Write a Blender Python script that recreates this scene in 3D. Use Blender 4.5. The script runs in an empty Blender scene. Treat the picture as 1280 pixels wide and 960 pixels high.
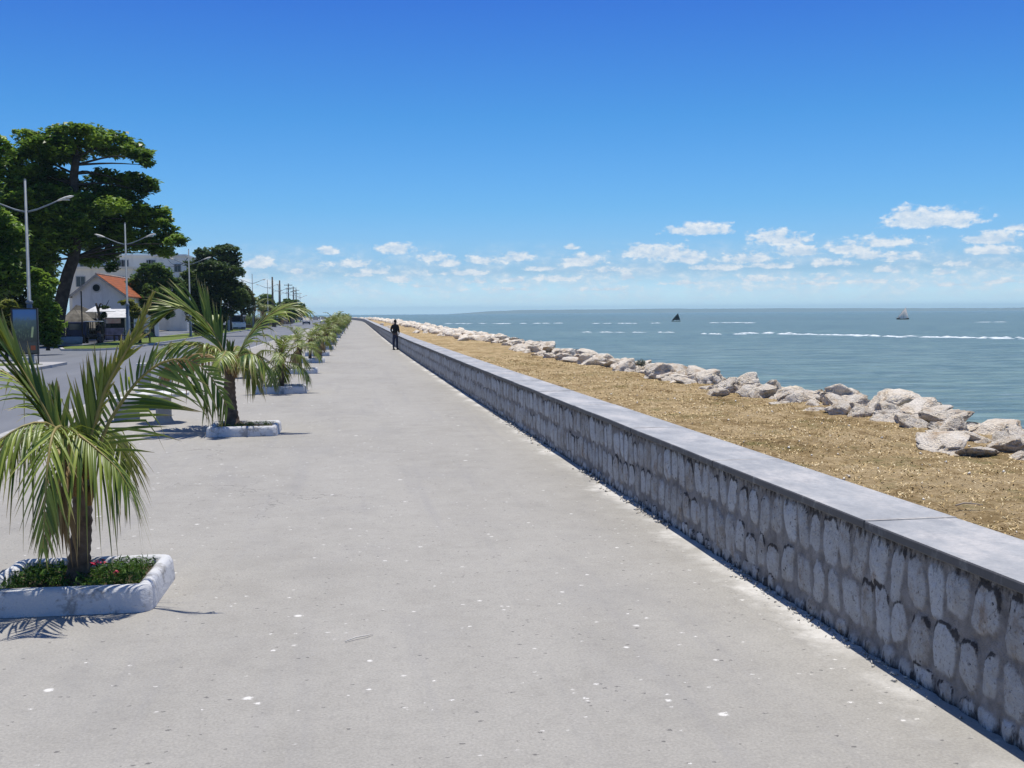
import bpy, bmesh, math, random
import numpy as np
from mathutils import Vector, Matrix, noise

random.seed(7)
RNG = np.random.default_rng(7)
SC = bpy.context.scene
COL = SC.collection
R = math.radians
PI = math.pi

# ---------------------------------------------------------------- camera
F, HCAM, IW, IH = 1351.0, 2.1, 1280, 960
ROLL = math.atan(0.0065)
CR, SR = math.cos(ROLL), math.sin(ROLL)


def lev(x, y):
    a, b = x - 640, y - 480
    return a * CR - b * SR, a * SR + b * CR


PITCH = math.atan(-lev(640, 391.7)[1] / F)
CP, SP = math.cos(PITCH), math.sin(PITCH)


def ray0(x, y):
    u, v = lev(x, y)
    u /= F
    v /= F
    return np.array([u, CP - v * SP, -v * CP - SP])


_d = ray0(445, 391.7 + 0.0065 * 195)
YAW = math.atan2(-_d[0], _d[1])
CY, SY = math.cos(YAW), math.sin(YAW)


def ray(x, y):
    d = ray0(x, y)
    return np.array([d[0] * CY + d[1] * SY, -d[0] * SY + d[1] * CY, d[2]])


def at(x, y, z=0.0):
    """point of the photograph on the level z (metres)"""
    d = ray(x, y)
    t = (z - HCAM) / d[2]
    return Vector((d[0] * t, d[1] * t, z))


def atY(x, y, Y):
    """point of the photograph at the distance Y along the promenade"""
    d = ray(x, y)
    t = Y / d[1]
    return Vector((d[0] * t, Y, HCAM + d[2] * t))


cam_d = bpy.data.cameras.new('camera')
cam = bpy.data.objects.new('camera', cam_d)
COL.objects.link(cam)
cam.location = (0, 0, HCAM)
cam.rotation_euler = (Matrix.Rotation(-YAW, 3, 'Z') @ Matrix.Rotation(PI / 2 - PITCH, 3, 'X')
                      @ Matrix.Rotation(-ROLL, 3, 'Z')).to_euler()
cam_d.sensor_width = 36
cam_d.lens = 36 * F / IW
cam_d.clip_start = 0.1
cam_d.clip_end = 60000
SC.camera = cam

SUN_DIR = Vector((0.045, 0.20, 0.97)).normalized()


# ---------------------------------------------------------------- materials
class NT:
    """small helper round a node tree"""

    def __init__(s, tree):
        s.t = tree
        s.n = tree.nodes
        s.l = tree.links

    def node(s, typ, **kw):
        n = s.n.new(typ)
        for k, v in kw.items():
            setattr(n, k, v)
        return n

    def inp(s, sock, v):
        if hasattr(v, 'links') or isinstance(v, bpy.types.NodeSocket):
            s.l.new(v, sock)
        else:
            sock.default_value = v

    def math(s, op, a, b=0.0, c=0.0, clamp=False):
        n = s.node('ShaderNodeMath', operation=op, use_clamp=clamp)
        s.inp(n.inputs[0], a)
        s.inp(n.inputs[1], b)
        s.inp(n.inputs[2], c)
        return n.outputs[0]

    def vmath(s, op, a, b=(0, 0, 0)):
        n = s.node('ShaderNodeVectorMath', operation=op)
        s.inp(n.inputs[0], a)
        s.inp(n.inputs[1], b)
        return n.outputs['Value'] if op in ('LENGTH', 'DOT_PRODUCT') else n.outputs[0]

    def noise(s, vec, scale, detail=4.0, rough=0.55, dist=0.0):
        n = s.node('ShaderNodeTexNoise')
        s.inp(n.inputs['Vector'], vec)
        n.inputs['Scale'].default_value = scale
        n.inputs['Detail'].default_value = detail
        n.inputs['Roughness'].default_value = rough
        n.inputs['Distortion'].default_value = dist
        return n.outputs['Fac']

    def voro(s, vec, scale, rnd=1.0):
        n = s.node('ShaderNodeTexVoronoi')
        s.inp(n.inputs['Vector'], vec)
        n.inputs['Scale'].default_value = scale
        n.inputs['Randomness'].default_value = rnd
        return n

    def mapr(s, v, a, b, c=0.0, d=1.0, smooth=False):
        n = s.node('ShaderNodeMapRange')
        if smooth:
            n.interpolation_type = 'SMOOTHSTEP'
        s.inp(n.inputs[0], v)
        for i, x in zip((1, 2, 3, 4), (a, b, c, d)):
            s.inp(n.inputs[i], x)
        return n.outputs[0]

    def mix(s, f, a, b, mode='MIX'):
        n = s.node('ShaderNodeMix', data_type='RGBA', blend_type=mode)
        s.inp(n.inputs[0], f)
        for sock, v in ((n.inputs[6], a), (n.inputs[7], b)):
            s.inp(sock, v if not isinstance(v, tuple) or len(v) == 4 else (*v, 1))
        return n.outputs[2]

    def ramp(s, v, stops):
        n = s.node('ShaderNodeValToRGB')
        e = n.color_ramp.elements
        e[0].position, e[0].color = stops[0][0], (*stops[0][1], 1)
        e[1].position, e[1].color = stops[-1][0], (*stops[-1][1], 1)
        for p, c in stops[1:-1]:
            k = e.new(p)
            k.color = (*c, 1)
        s.inp(n.inputs[0], v)
        return n.outputs[0]

    def sep(s, v):
        n = s.node('ShaderNodeSeparateXYZ')
        s.inp(n.inputs[0], v)
        return n.outputs

    def comb(s, x, y, z):
        n = s.node('ShaderNodeCombineXYZ')
        for i, v in enumerate((x, y, z)):
            s.inp(n.inputs[i], v)
        return n.outputs[0]

    def attr(s, name):
        return s.node('ShaderNodeAttribute', attribute_name=name).outputs['Fac']

    def pos(s):
        return s.node('ShaderNodeNewGeometry').outputs['Position']

    def obj(s):
        return s.node('ShaderNodeTexCoord').outputs['Object']

    def rnd(s):
        return s.node('ShaderNodeObjectInfo').outputs['Random']

    def bump(s, h, strength=0.3, dist=0.02):
        n = s.node('ShaderNodeBump')
        n.inputs['Strength'].default_value = strength
        n.inputs['Distance'].default_value = dist
        s.inp(n.inputs['Height'], h)
        return n.outputs[0]


def new_mat(name):
    m = bpy.data.materials.new(name)
    m.use_nodes = True
    nt = NT(m.node_tree)
    b = m.node_tree.nodes['Principled BSDF']
    return m, nt, b


def setp(nt, b, col=None, rough=None, spec=None, normal=None, metal=None):
    for key, v in (('Base Color', col), ('Roughness', rough), ('Specular IOR Level', spec), ('Normal', normal), ('Metallic', metal)):
        if v is not None:
            nt.inp(b.inputs[key], (*v, 1) if isinstance(v, tuple) and len(v) == 3 else v)


def plain(name, c, c2=None, scale=6.0, rough=0.7, spec=0.3, bump=0.15, metal=None, bscale=None):
    """mottled surface: two tones broken by noise, with a fine bump"""
    m, nt, b = new_mat(name)
    c2 = c2 or tuple(x * 0.72 for x in c)
    o = nt.obj()
    f = nt.mapr(nt.noise(o, scale, 6, 0.6), 0.35, 0.65)
    col = nt.mix(f, c2, c)
    h = nt.noise(o, bscale or scale * 6, 4, 0.6)
    setp(nt, b, col, rough, spec, nt.bump(h, bump, 0.01), metal)
    return m


def leaf_mat(name, c1, c2, tip=None, trans=0.35, rough=0.58, spec=0.2, tipcol=(0.30, 0.2, 0.08)):
    m, nt, b = new_mat(name)
    a = nt.attr('tone')
    col = nt.mix(a, c1, c2)
    if tip:
        t = nt.attr('tip')
        col = nt.mix(nt.mapr(t, tip, 1.0), col, tipcol)
    setp(nt, b, col, rough, spec)
    tr = nt.node('ShaderNodeBsdfTranslucent')
    hs = nt.node('ShaderNodeHueSaturation')
    hs.inputs['Value'].default_value = 1.5
    hs.inputs['Hue'].default_value = 0.485
    nt.inp(hs.inputs['Color'], col)
    nt.inp(tr.inputs['Color'], hs.outputs[0])
    mx = nt.node('ShaderNodeMixShader')
    mx.inputs[0].default_value = trans
    nt.l.new(b.outputs[0], mx.inputs[1])
    nt.l.new(tr.outputs[0], mx.inputs[2])
    out = [n for n in nt.n if n.type == 'OUTPUT_MATERIAL'][0]
    nt.l.new(mx.outputs[0], out.inputs[0])
    return m


# ---------------------------------------------------------------- mesh helpers
def tag(o, label=None, cat=None, group=None, kind=None):
    if label:
        o['label'] = label
    if cat:
        o['category'] = cat
    if group:
        o['group'] = group
    if kind:
        o['kind'] = kind
    return o


def thing(name, label, cat, loc=(0, 0, 0), rz=0.0, group=None):
    o = bpy.data.objects.new(name, None)
    COL.objects.link(o)
    o.location = loc
    o.rotation_euler = (0, 0, rz)
    o.empty_display_size = 0.3
    return tag(o, label, cat, group)


def mesh_obj(name, verts, faces, mats, parent=None, smooth=False, attrs=None, midx=None, loc=None):
    me = bpy.data.meshes.new(name)
    v = np.asarray(verts, dtype=np.float32)
    if isinstance(faces, np.ndarray):
        nf, k = faces.shape
        me.vertices.add(len(v))
        me.vertices.foreach_set('co', v.ravel())
        me.loops.add(nf * k)
        me.loops.foreach_set('vertex_index', faces.astype(np.int32).ravel())
        me.polygons.add(nf)
        me.polygons.foreach_set('loop_start', np.arange(0, nf * k, k, dtype=np.int32))
        me.update(calc_edges=True)
        me.validate()
    else:
        me.from_pydata([tuple(map(float, x)) for x in v], [], faces)
        me.update()
    for m in (mats if isinstance(mats, (list, tuple)) else [mats]):
        me.materials.append(m)
    if midx is not None and len(midx) == len(me.polygons):
        me.polygons.foreach_set('material_index', np.asarray(midx, dtype=np.int32))
    if smooth is True:
        me.polygons.foreach_set('use_smooth', np.ones(len(me.polygons), dtype=bool))
    elif smooth is not False and len(smooth) == len(me.polygons):
        me.polygons.foreach_set('use_smooth', np.asarray(smooth, dtype=bool))
    for k, a in (attrs or {}).items():
        at_ = me.attributes.new(k, 'FLOAT', 'POINT')
        at_.data.foreach_set('value', np.asarray(a, dtype=np.float32))
    o = bpy.data.objects.new(name, me)
    COL.objects.link(o)
    if parent:
        o.parent = parent
    if loc is not None:
        o.location = loc
    return o


class MB:
    """collects simple solids into one mesh"""

    def __init__(s):
        s.v, s.f, s.sm, s.mi = [], [], [], []

    def add(s, vs, fs, smooth=False, mi=0):
        n = len(s.v)
        s.v += [tuple(v) for v in vs]
        s.f += [tuple(i + n for i in f) for f in fs]
        s.sm += [smooth] * len(fs)
        s.mi += [mi] * len(fs)
        return s

    def box(s, c, d, rz=0.0, taper=1.0, mi=0, bev=0.0):
        bm = bmesh.new()
        bmesh.ops.create_cube(bm, size=1)
        for v in bm.verts:
            k = taper if v.co.z > 0 else 1
            v.co = Vector((v.co.x * d[0] * k, v.co.y * d[1] * k, v.co.z * d[2]))
        if bev:
            bmesh.ops.bevel(bm, geom=bm.edges[:], offset=bev, segments=2, affect='EDGES', profile=0.6)
        M = Matrix.Translation(c) @ Matrix.Rotation(rz, 4, 'Z')
        bm.verts.index_update()
        s.add([M @ v.co for v in bm.verts], [[v.index for v in f.verts] for f in bm.faces], False, mi)
        bm.free()
        return s

    def loft(s, rings, cap=True, closed=True, smooth=False, mi=0):
        n = len(rings[0])
        vs = [p for r in rings for p in r]
        fs = []
        for i in range(len(rings) - 1):
            for j in range(n if closed else n - 1):
                k = (j + 1) % n
                fs.append((i * n + j, i * n + k, (i + 1) * n + k, (i + 1) * n + j))
        s.add(vs, fs, smooth, mi)
        if cap:
            m = len(s.v) - len(vs)
            s.f += [tuple(m + j for j in range(n))[::-1], tuple(m + (len(rings) - 1) * n + j for j in range(n))]
            s.sm += [False, False]
            s.mi += [mi, mi]
        return s

    def tube(s, pts, radii, n=8, smooth=True, mi=0, cap=True):
        pts = [Vector(p) for p in pts]
        if not isinstance(radii, (list, tuple)):
            radii = [radii] * len(pts)
        rings = []
        ref = None
        for i, p in enumerate(pts):
            t = (pts[min(i + 1, len(pts) - 1)] - pts[max(i - 1, 0)]).normalized()
            if ref is None:
                ref = Vector((1, 0, 0)) if abs(t.x) < 0.9 else Vector((0, 1, 0))
            a = (ref - t * ref.dot(t)).normalized()
            b = t.cross(a)
            ref = a
            rings.append([p + (a * math.cos(q) + b * math.sin(q)) * radii[i]
                          for q in [2 * PI * k / n for k in range(n)]])
        return s.loft(rings, cap, True, smooth, mi)

    def lathe(s, prof, c=(0, 0, 0), n=16, smooth=True, mi=0):
        rings = [[(c[0] + r * math.cos(2 * PI * k / n), c[1] + r * math.sin(2 * PI * k / n), c[2] + z)
                  for k in range(n)] for r, z in prof]
        return s.loft(rings, True, True, smooth, mi)

    def prism(s, poly, z0, z1, mi=0):
        return s.loft([[(x, y, z0) for x, y in poly], [(x, y, z1) for x, y in poly]], mi=mi)

    def build(s, name, mat, parent=None, loc=None):
        return mesh_obj(name, s.v, s.f, mat, parent, s.sm, None, s.mi, loc)


def copy_tree(o, parent=None):
    c = o.copy()
    COL.objects.link(c)
    c.parent = parent
    for ch in list(o.children):
        copy_tree(ch, c)
    return c


def spline(pts, n):
    """Catmull-Rom through pts"""
    P = [np.array(p, float) for p in pts]
    P = [2 * P[0] - P[1]] + P + [2 * P[-1] - P[-2]]
    m = len(P) - 3
    out = []
    for i in range(n):
        t = i / (n - 1) * m
        k = min(int(t), m - 1)
        u = t - k
        a, b, c, d = P[k:k + 4]
        out.append(0.5 * (2 * b + (c - a) * u + (2 * a - 5 * b + 4 * c - d) * u * u + (3 * b - a - 3 * c + d) * u ** 3))
    return out


def fbm2(x, y, seed=0, octv=4):
    """cheap vectorised value noise"""
    out = np.zeros_like(x, dtype=float)
    amp, fr, tot = 1.0, 1.0, 0.0
    for o in range(octv):
        xi, yi = np.floor(x * fr).astype(np.int64), np.floor(y * fr).astype(np.int64)
        xf, yf = x * fr - xi, y * fr - yi
        xf, yf = xf * xf * (3 - 2 * xf), yf * yf * (3 - 2 * yf)

        def hsh(a, b):
            n = (a * 374761393 + b * 668265263 + (seed + o) * 974634777) & 0x7fffffff
            n = ((n ^ (n >> 13)) * 1274126177) & 0x7fffffff
            return (n ^ (n >> 16)) / 0x7fffffff
        v = (hsh(xi, yi) * (1 - xf) + hsh(xi + 1, yi) * xf) * (1 - yf) + (hsh(xi, yi + 1) * (1 - xf) + hsh(xi + 1, yi + 1) * xf) * yf
        out += amp * v
        tot += amp
        amp *= 0.5
        fr *= 2
    return out / tot


# ---------------------------------------------------------------- light, sky, air
def build_world():
    w = bpy.data.worlds.new('World')
    SC.world = w
    w.use_nodes = True
    nt = NT(w.node_tree)
    bg = w.node_tree.nodes['Background']
    sky = nt.node('ShaderNodeTexSky', sky_type='NISHITA')
    sky.sun_disc = False
    sky.sun_elevation = math.asin(SUN_DIR.z)
    sky.sun_rotation = math.atan2(SUN_DIR.x, SUN_DIR.y)
    sky.air_density, sky.dust_density, sky.ozone_density = SKY_AIR
    d = nt.node('ShaderNodeTexCoord').outputs['Generated']
    x, y, z = nt.sep(nt.vmath('NORMALIZE', d))
    az = nt.math('ARCTAN2', x, y)
    el = nt.math('ARCSINE', z)
    # the deep polarised blue of this dry air: the sky's own hue by height
    tint = nt.ramp(nt.math('MULTIPLY', z, 2.5, clamp=True), SKY_TINT)
    base = nt.mix(1.0, sky.outputs[0], tint, 'MULTIPLY')
    # fair-weather cumulus far out over the sea, each at its own bearing and height
    ae = nt.comb(az, el, 0.0)
    n1 = nt.noise(nt.vmath('MULTIPLY', ae, (1.0, 1.7, 0)), 85, 6, 0.62)
    n2 = nt.noise(nt.vmath('MULTIPLY', ae, (1.0, 2.4, 0)), 26, 5, 0.6)
    acc = None
    shade = None
    for cx, cy, rx, ry, amp in CLOUDS:
        r = ray(cx, cy)
        a0, e0 = math.atan2(r[0], r[1]), math.asin(r[2] / np.linalg.norm(r))
        q = nt.vmath('MULTIPLY', nt.vmath('SUBTRACT', ae, (a0, e0, 0)), (F / (rx * 1.08), F / (ry * 1.2), 0))
        u, v, _ = nt.sep(q)
        v2 = nt.math('MAXIMUM', v, nt.math('MULTIPLY', v, -2.2))
        rx, ry, amp = rx, ry, amp * 1.12
        val = nt.math('MULTIPLY', nt.math('SUBTRACT', 1.0, nt.math('SQRT', nt.math('ADD', nt.math('MULTIPLY', u, u), nt.math('MULTIPLY', v2, v2)))), amp)
        acc = val if acc is None else nt.math('MAXIMUM', acc, val)
    dens = nt.math('ADD', acc, nt.math('MULTIPLY', nt.math('SUBTRACT', n1, 0.5), 2.6))
    dens = nt.mapr(dens, 0.06, 0.72, 0, 1, True)
    gate = nt.mapr(acc, -0.5, 0.05)
    dens = nt.math('MULTIPLY', dens, gate)
    # thin haze-cloud bank near the horizon
    lo = nt.math('MULTIPLY', nt.mapr(el, 0.004, 0.02), nt.mapr(el, 0.068, 0.03))
    thin = nt.math('MULTIPLY', nt.math('MULTIPLY', nt.mapr(n2, 0.36, 0.6, 0, 1, True), lo), nt.mapr(n1, 0.3, 0.62, 0.15, 0.75))
    side = nt.mapr(az, -0.22, -0.1)
    thin = nt.math('MULTIPLY', thin, side)
    dens2 = nt.math('MAXIMUM', nt.math('MULTIPLY', dens, 0.9), nt.math('MULTIPLY', thin, 0.95))
    ccol = nt.mix(nt.mapr(n1, 0.42, 0.66), CLOUD_DARK, CLOUD_LIGHT)
    col = nt.mix(dens2, base, ccol)
    # below the horizon: dim
    nt.inp(bg.inputs[0], col)
    bg.inputs[1].default_value = SKY_STRENGTH


SKY_STRENGTH = 0.10
SKY_AIR = (1.0, 0.6, 1.5)
SKY_TINT = [(0.0, (2.1, 2.95, 4.4)), (0.03, (1.3, 1.85, 2.7)), (0.095, (0.62, 0.97, 1.56)), (0.24, (0.40, 0.86, 1.38)), (0.44, (0.257, 0.73, 1.265)), (0.70, (0.174, 0.507, 1.23)), (1.0, (0.38, 0.62, 1.12))]
CLOUD_DARK = (6.0, 7.2, 8.6)
CLOUD_LIGHT = (9.2, 9.4, 9.6)
CLOUDS = [(1165, 277, 62, 17, 1.3), (1135, 272, 25, 15, 1.2), (1195, 279, 26, 12, 1.1), (875, 289, 50, 11, 1.2), (968, 299, 36, 14, 1.1),
          (830, 319, 62, 15, 1.0), (802, 315, 26, 12, 1.2), (1000, 316, 36, 10, 1.2), (935, 325, 50, 12, 0.9),
          (1240, 300, 36, 11, 1.25), (1240, 315, 36, 9, 1.1), (1272, 285, 16, 6, 1.0), (1100, 305, 60, 11, 0.75), (1085, 321, 30, 9, 1.0),
          (728, 328, 34, 12, 1.1), (644, 323, 28, 10, 1.0), (605, 327, 40, 9, 0.8), (495, 313, 30, 11, 1.15), (410, 315, 18, 8, 1.2),
          (325, 331, 21, 11, 1.5), (372, 340, 13, 6, 1.2), (440, 331, 44, 9, 0.8), (542, 324, 34, 9, 0.85), (500, 350, 22, 8, 1.0), (645, 351, 19, 7, 1.0),
          (714, 310, 12, 5, 1.0), (785, 347, 14, 8, 1.2), (700, 349, 60, 7, 0.7), (950, 350, 54, 7, 0.75), (1110, 338, 26, 7, 1.0),
          (1180, 341, 16, 6, 1.1), (1250, 352, 44, 6, 0.8), (580, 342, 54, 7, 0.75), (535, 358, 44, 5, 0.7), (450, 344, 24, 6, 0.9),
          (1035, 348, 44, 7, 0.8), (860, 354, 44, 6, 0.7), (1090, 352, 40, 6, 0.8),
          (560, 330, 26, 8, 0.9), (470, 340, 30, 7, 0.8), (600, 352, 36, 6, 0.75), (680, 336, 30, 7, 0.85), (760, 338, 40, 7, 0.8), (900, 335, 50, 8, 0.85), (860, 325, 40, 12, 0.9), (960, 333, 44, 8, 0.8), (1060, 312, 40, 12, 0.85), (1130, 322, 40, 10, 0.8), (1040, 330, 40, 8, 0.8), (1200, 330, 30, 6, 0.7), (985, 302, 40, 12, 0.8), (1010, 355, 60, 5, 0.7), (1190, 356, 50, 5, 0.7), (760, 362, 60, 5, 0.65), (640, 362, 60, 4, 0.65)]


def build_light():
    l = bpy.data.lights.new('sun', 'SUN')
    l.energy = 4.8
    l.angle = R(0.53)
    l.color = (1.0, 0.95, 0.865)
    o = bpy.data.objects.new('sun', l)
    COL.objects.link(o)
    o.rotation_euler = SUN_DIR.to_track_quat('Z', 'Y').to_euler()
    o.location = (20, 40, 120)


def build_haze():
    m = bpy.data.materials.new('haze_air')
    m.use_nodes = True
    nt = m.node_tree
    for n in list(nt.nodes):
        if n.type == 'BSDF_PRINCIPLED':
            nt.nodes.remove(n)
    v = nt.nodes.new('ShaderNodeVolumePrincipled')
    v.inputs['Color'].default_value = (0.60, 0.90, 1.0, 1)
    v.inputs['Density'].default_value = HAZE
    v.inputs['Anisotropy'].default_value = 0.1
    nt.links.new(v.outputs[0], [n for n in nt.nodes if n.type == 'OUTPUT_MATERIAL'][0].inputs['Volume'])
    b = MB().box((0, 5500, 31), (25500, 12600, 76))
    o = b.build('haze', m)
    tag(o, kind='stuff')


HAZE = 1.35e-4

# ---------------------------------------------------------------- the shore line
WALL_PTS = [(3.15, -14), (3.14, 2), (3.12, 5), (3.08, 8), (3.04, 12), (2.97, 18), (2.87, 25), (2.76, 36), (2.62, 50), (2.53, 65),
            (2.46, 95), (2.40, 150), (2.34, 220), (2.2, 290), (1.3, 350), (-2.2, 430), (-12, 510), (-34, 580), (-80, 640), (-160, 690)]
WALL_L = spline([(x, y, 0) for x, y in WALL_PTS], 2400)
WALL_A = np.array(WALL_L)[:, :2]
WALL_S = np.concatenate([[0], np.cumsum(np.linalg.norm(np.diff(WALL_A, axis=0), axis=1))])


def wall_at(s):
    """position and left-hand normal of the wall's landward foot at arc length s"""
    s = np.asarray(s, float)
    x = np.interp(s, WALL_S, WALL_A[:, 0])
    y = np.interp(s, WALL_S, WALL_A[:, 1])
    e = 0.5
    tx = np.interp(s + e, WALL_S, WALL_A[:, 0]) - np.interp(s - e, WALL_S, WALL_A[:, 0])
    ty = np.interp(s + e, WALL_S, WALL_A[:, 1]) - np.interp(s - e, WALL_S, WALL_A[:, 1])
    l = np.hypot(tx, ty)
    return x, y, -ty / l, tx / l


def wall_x(Y):
    return float(np.interp(Y, WALL_A[:, 1], WALL_A[:, 0]))


S0 = 14.0      # arc length at about Y = 0
SMAX = WALL_S[-1]
WALL_H, WALL_T = 0.82, 0.56


def grid_faces(nu, nv):
    i = np.arange(nu - 1)[:, None] * nv + np.arange(nv - 1)[None, :]
    return np.stack([i, i + nv, i + nv + 1, i + 1], -1).reshape(-1, 4)


# ---------------------------------------------------------------- ground
def mat_pavement():
    m, nt, b = new_mat('worn_concrete')
    p = nt.pos()
    big = nt.noise(nt.vmath('MULTIPLY', p, (1, 0.35, 1)), 0.35, 5, 0.6)
    med = nt.noise(p, 2.2, 6, 0.65)
    fine = nt.noise(p, 60, 4, 0.7)
    col = nt.ramp(nt.math('ADD', nt.math('MULTIPLY', big, 0.6), nt.math('MULTIPLY', med, 0.4)),
                  [(0.32, (0.300, 0.285, 0.253)), (0.5, (0.360, 0.343, 0.306)), (0.68, (0.398, 0.380, 0.340))])
    col = nt.mix(nt.mapr(fine, 0.3, 0.7), nt.mix(1.0, col, (0.78, 0.78, 0.78), 'MULTIPLY'), nt.mix(1.0, col, (1.14, 1.14, 1.13), 'MULTIPLY'))
    # long faint tyre and broom marks
    col = nt.mix(nt.mapr(nt.noise(p, 11, 6, 0.75), 0.5, 0.72, 0, 0.45), col, (0.235, 0.225, 0.205))
    st = nt.noise(nt.vmath('MULTIPLY', p, (3.0, 0.12, 1)), 1.0, 4, 0.6)
    col = nt.mix(nt.mapr(st, 0.55, 0.75, 0, 0.35), col, (0.25, 0.245, 0.245))
    # dark grit
    w = nt.vmath('ADD', p, nt.vmath('MULTIPLY', nt.comb(fine, med, 0.0), (0.08, 0.08, 0)))
    vd = nt.voro(w, 15)
    pick = nt.sep(vd.outputs['Color'])
    dk = nt.math('MULTIPLY', nt.math('LESS_THAN', vd.outputs['Distance'], nt.math('MULTIPLY', pick[1], 0.19)), nt.math('GREATER_THAN', pick[0], 0.5))
    col = nt.mix(nt.math('MULTIPLY', dk, 0.8), col, (0.12, 0.115, 0.11))
    # wandering hairline cracks and soft darker areas scattered by noise
    ck = nt.node('ShaderNodeTexVoronoi', feature='DISTANCE_TO_EDGE')
    nt.inp(ck.inputs['Vector'], nt.vmath('ADD', p, nt.vmath('MULTIPLY', nt.comb(nt.noise(p, 1.3, 5), nt.noise(p, 1.1, 5), 0.0), (1.6, 1.6, 0))))
    ck.inputs['Scale'].default_value = 0.22
    cr_ = nt.math('MULTIPLY', nt.mapr(ck.outputs['Distance'], 0.0022, 0.0008), nt.mapr(nt.noise(p, 0.3, 3), 0.48, 0.56))
    col = nt.mix(nt.math('MULTIPLY', cr_, 0.55), col, (0.13, 0.125, 0.115))
    dm = nt.mapr(nt.noise(nt.vmath('MULTIPLY', p, (1, 0.5, 1)), 0.8, 5, 0.65), 0.52, 0.68, 0, 0.3)
    col = nt.mix(dm, col, (0.25, 0.243, 0.232))
    # whitish splashes
    for sc, th, r in ((3.1, 0.46, 0.115), (6.3, 0.52, 0.14), (1.3, 0.74, 0.042), (12.0, 0.62, 0.17)):
        vv = nt.voro(nt.vmath('ADD', w, (3.1 * sc, 1.7, 0)), sc)
        pk = nt.sep(vv.outputs['Color'])
        ragged = nt.math('ADD', vv.outputs['Distance'], nt.math('MULTIPLY', nt.math('SUBTRACT', fine, 0.5), 0.14))
        sp = nt.math('MULTIPLY', nt.mapr(ragged, nt.math('MULTIPLY', pk[1], r), nt.math('MULTIPLY', pk[1], r * 0.6), 0, 1), nt.math('GREATER_THAN', pk[0], th))
        col = nt.mix(nt.math('MULTIPLY', sp, 0.85), col, (0.74, 0.72, 0.67))
    # lime washed off the wall on to the edge of the paving
    e = nt.attr('edge')
    lm = nt.mapr(nt.math('ADD', nt.math('MULTIPLY', e, 0.75), nt.math('MULTIPLY', nt.noise(p, 5, 7, 0.72), 0.9)), 0.83, 1.08)
    lm = nt.math('MULTIPLY', lm, nt.mapr(nt.noise(p, 0.7, 5, 0.6), 0.42, 0.60, 0.05, 0.9))
    col = nt.mix(nt.math('MULTIPLY', lm, 0.8), col, (0.70, 0.68, 0.63))
    h = nt.math('ADD', fine, nt.math('MULTIPLY', med, 0.8))
    setp(nt, b, col, 0.9, 0.2, nt.bump(h, 0.35, 0.012))
    return m


def strip_along_wall(name, offs, zs, mat, s_list, edge=None, kind=None):
    """sheet that follows the wall: offs(s) -> list of offsets to the left of the wall foot"""
    s = np.asarray(s_list)
    x, y, nx, ny = wall_at(s)
    offs = np.asarray(offs)
    nv = len(offs)
    V = np.zeros((len(s), nv, 3))
    V[:, :, 0] = x[:, None] + nx[:, None] * offs
    V[:, :, 1] = y[:, None] + ny[:, None] * offs
    V[:, :, 2] = np.asarray(zs)
    at_ = None
    if edge is not None:
        at_ = {'edge': np.tile(np.asarray(edge, float), len(s))}
    f = grid_faces(len(s), nv)[:, ::-1] if offs[-1] > offs[0] else grid_faces(len(s), nv)
    o = mesh_obj(name, V.reshape(-1, 3), f, mat, attrs=at_)
    return tag(o, kind=kind)


def up(o):
    """make the face normals of a sheet point upwards"""
    me = o.data
    bm = bmesh.new()
    bm.from_mesh(me)
    bmesh.ops.recalc_face_normals(bm, faces=bm.faces)
    if sum(f.normal.z * f.calc_area() for f in bm.faces) < 0:
        bmesh.ops.reverse_faces(bm, faces=bm.faces)
    bm.to_mesh(me)
    bm.free()


def sheet(name, poly, z, mat, depth=0.0):
    b = MB()
    if depth:
        b.prism(poly, z - depth, z)
    else:
        b.add([(x, y, z) for x, y in poly], [tuple(range(len(poly)))])
    o = b.build(name, mat)
    up(o)
    return tag(o, kind='structure')


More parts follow.
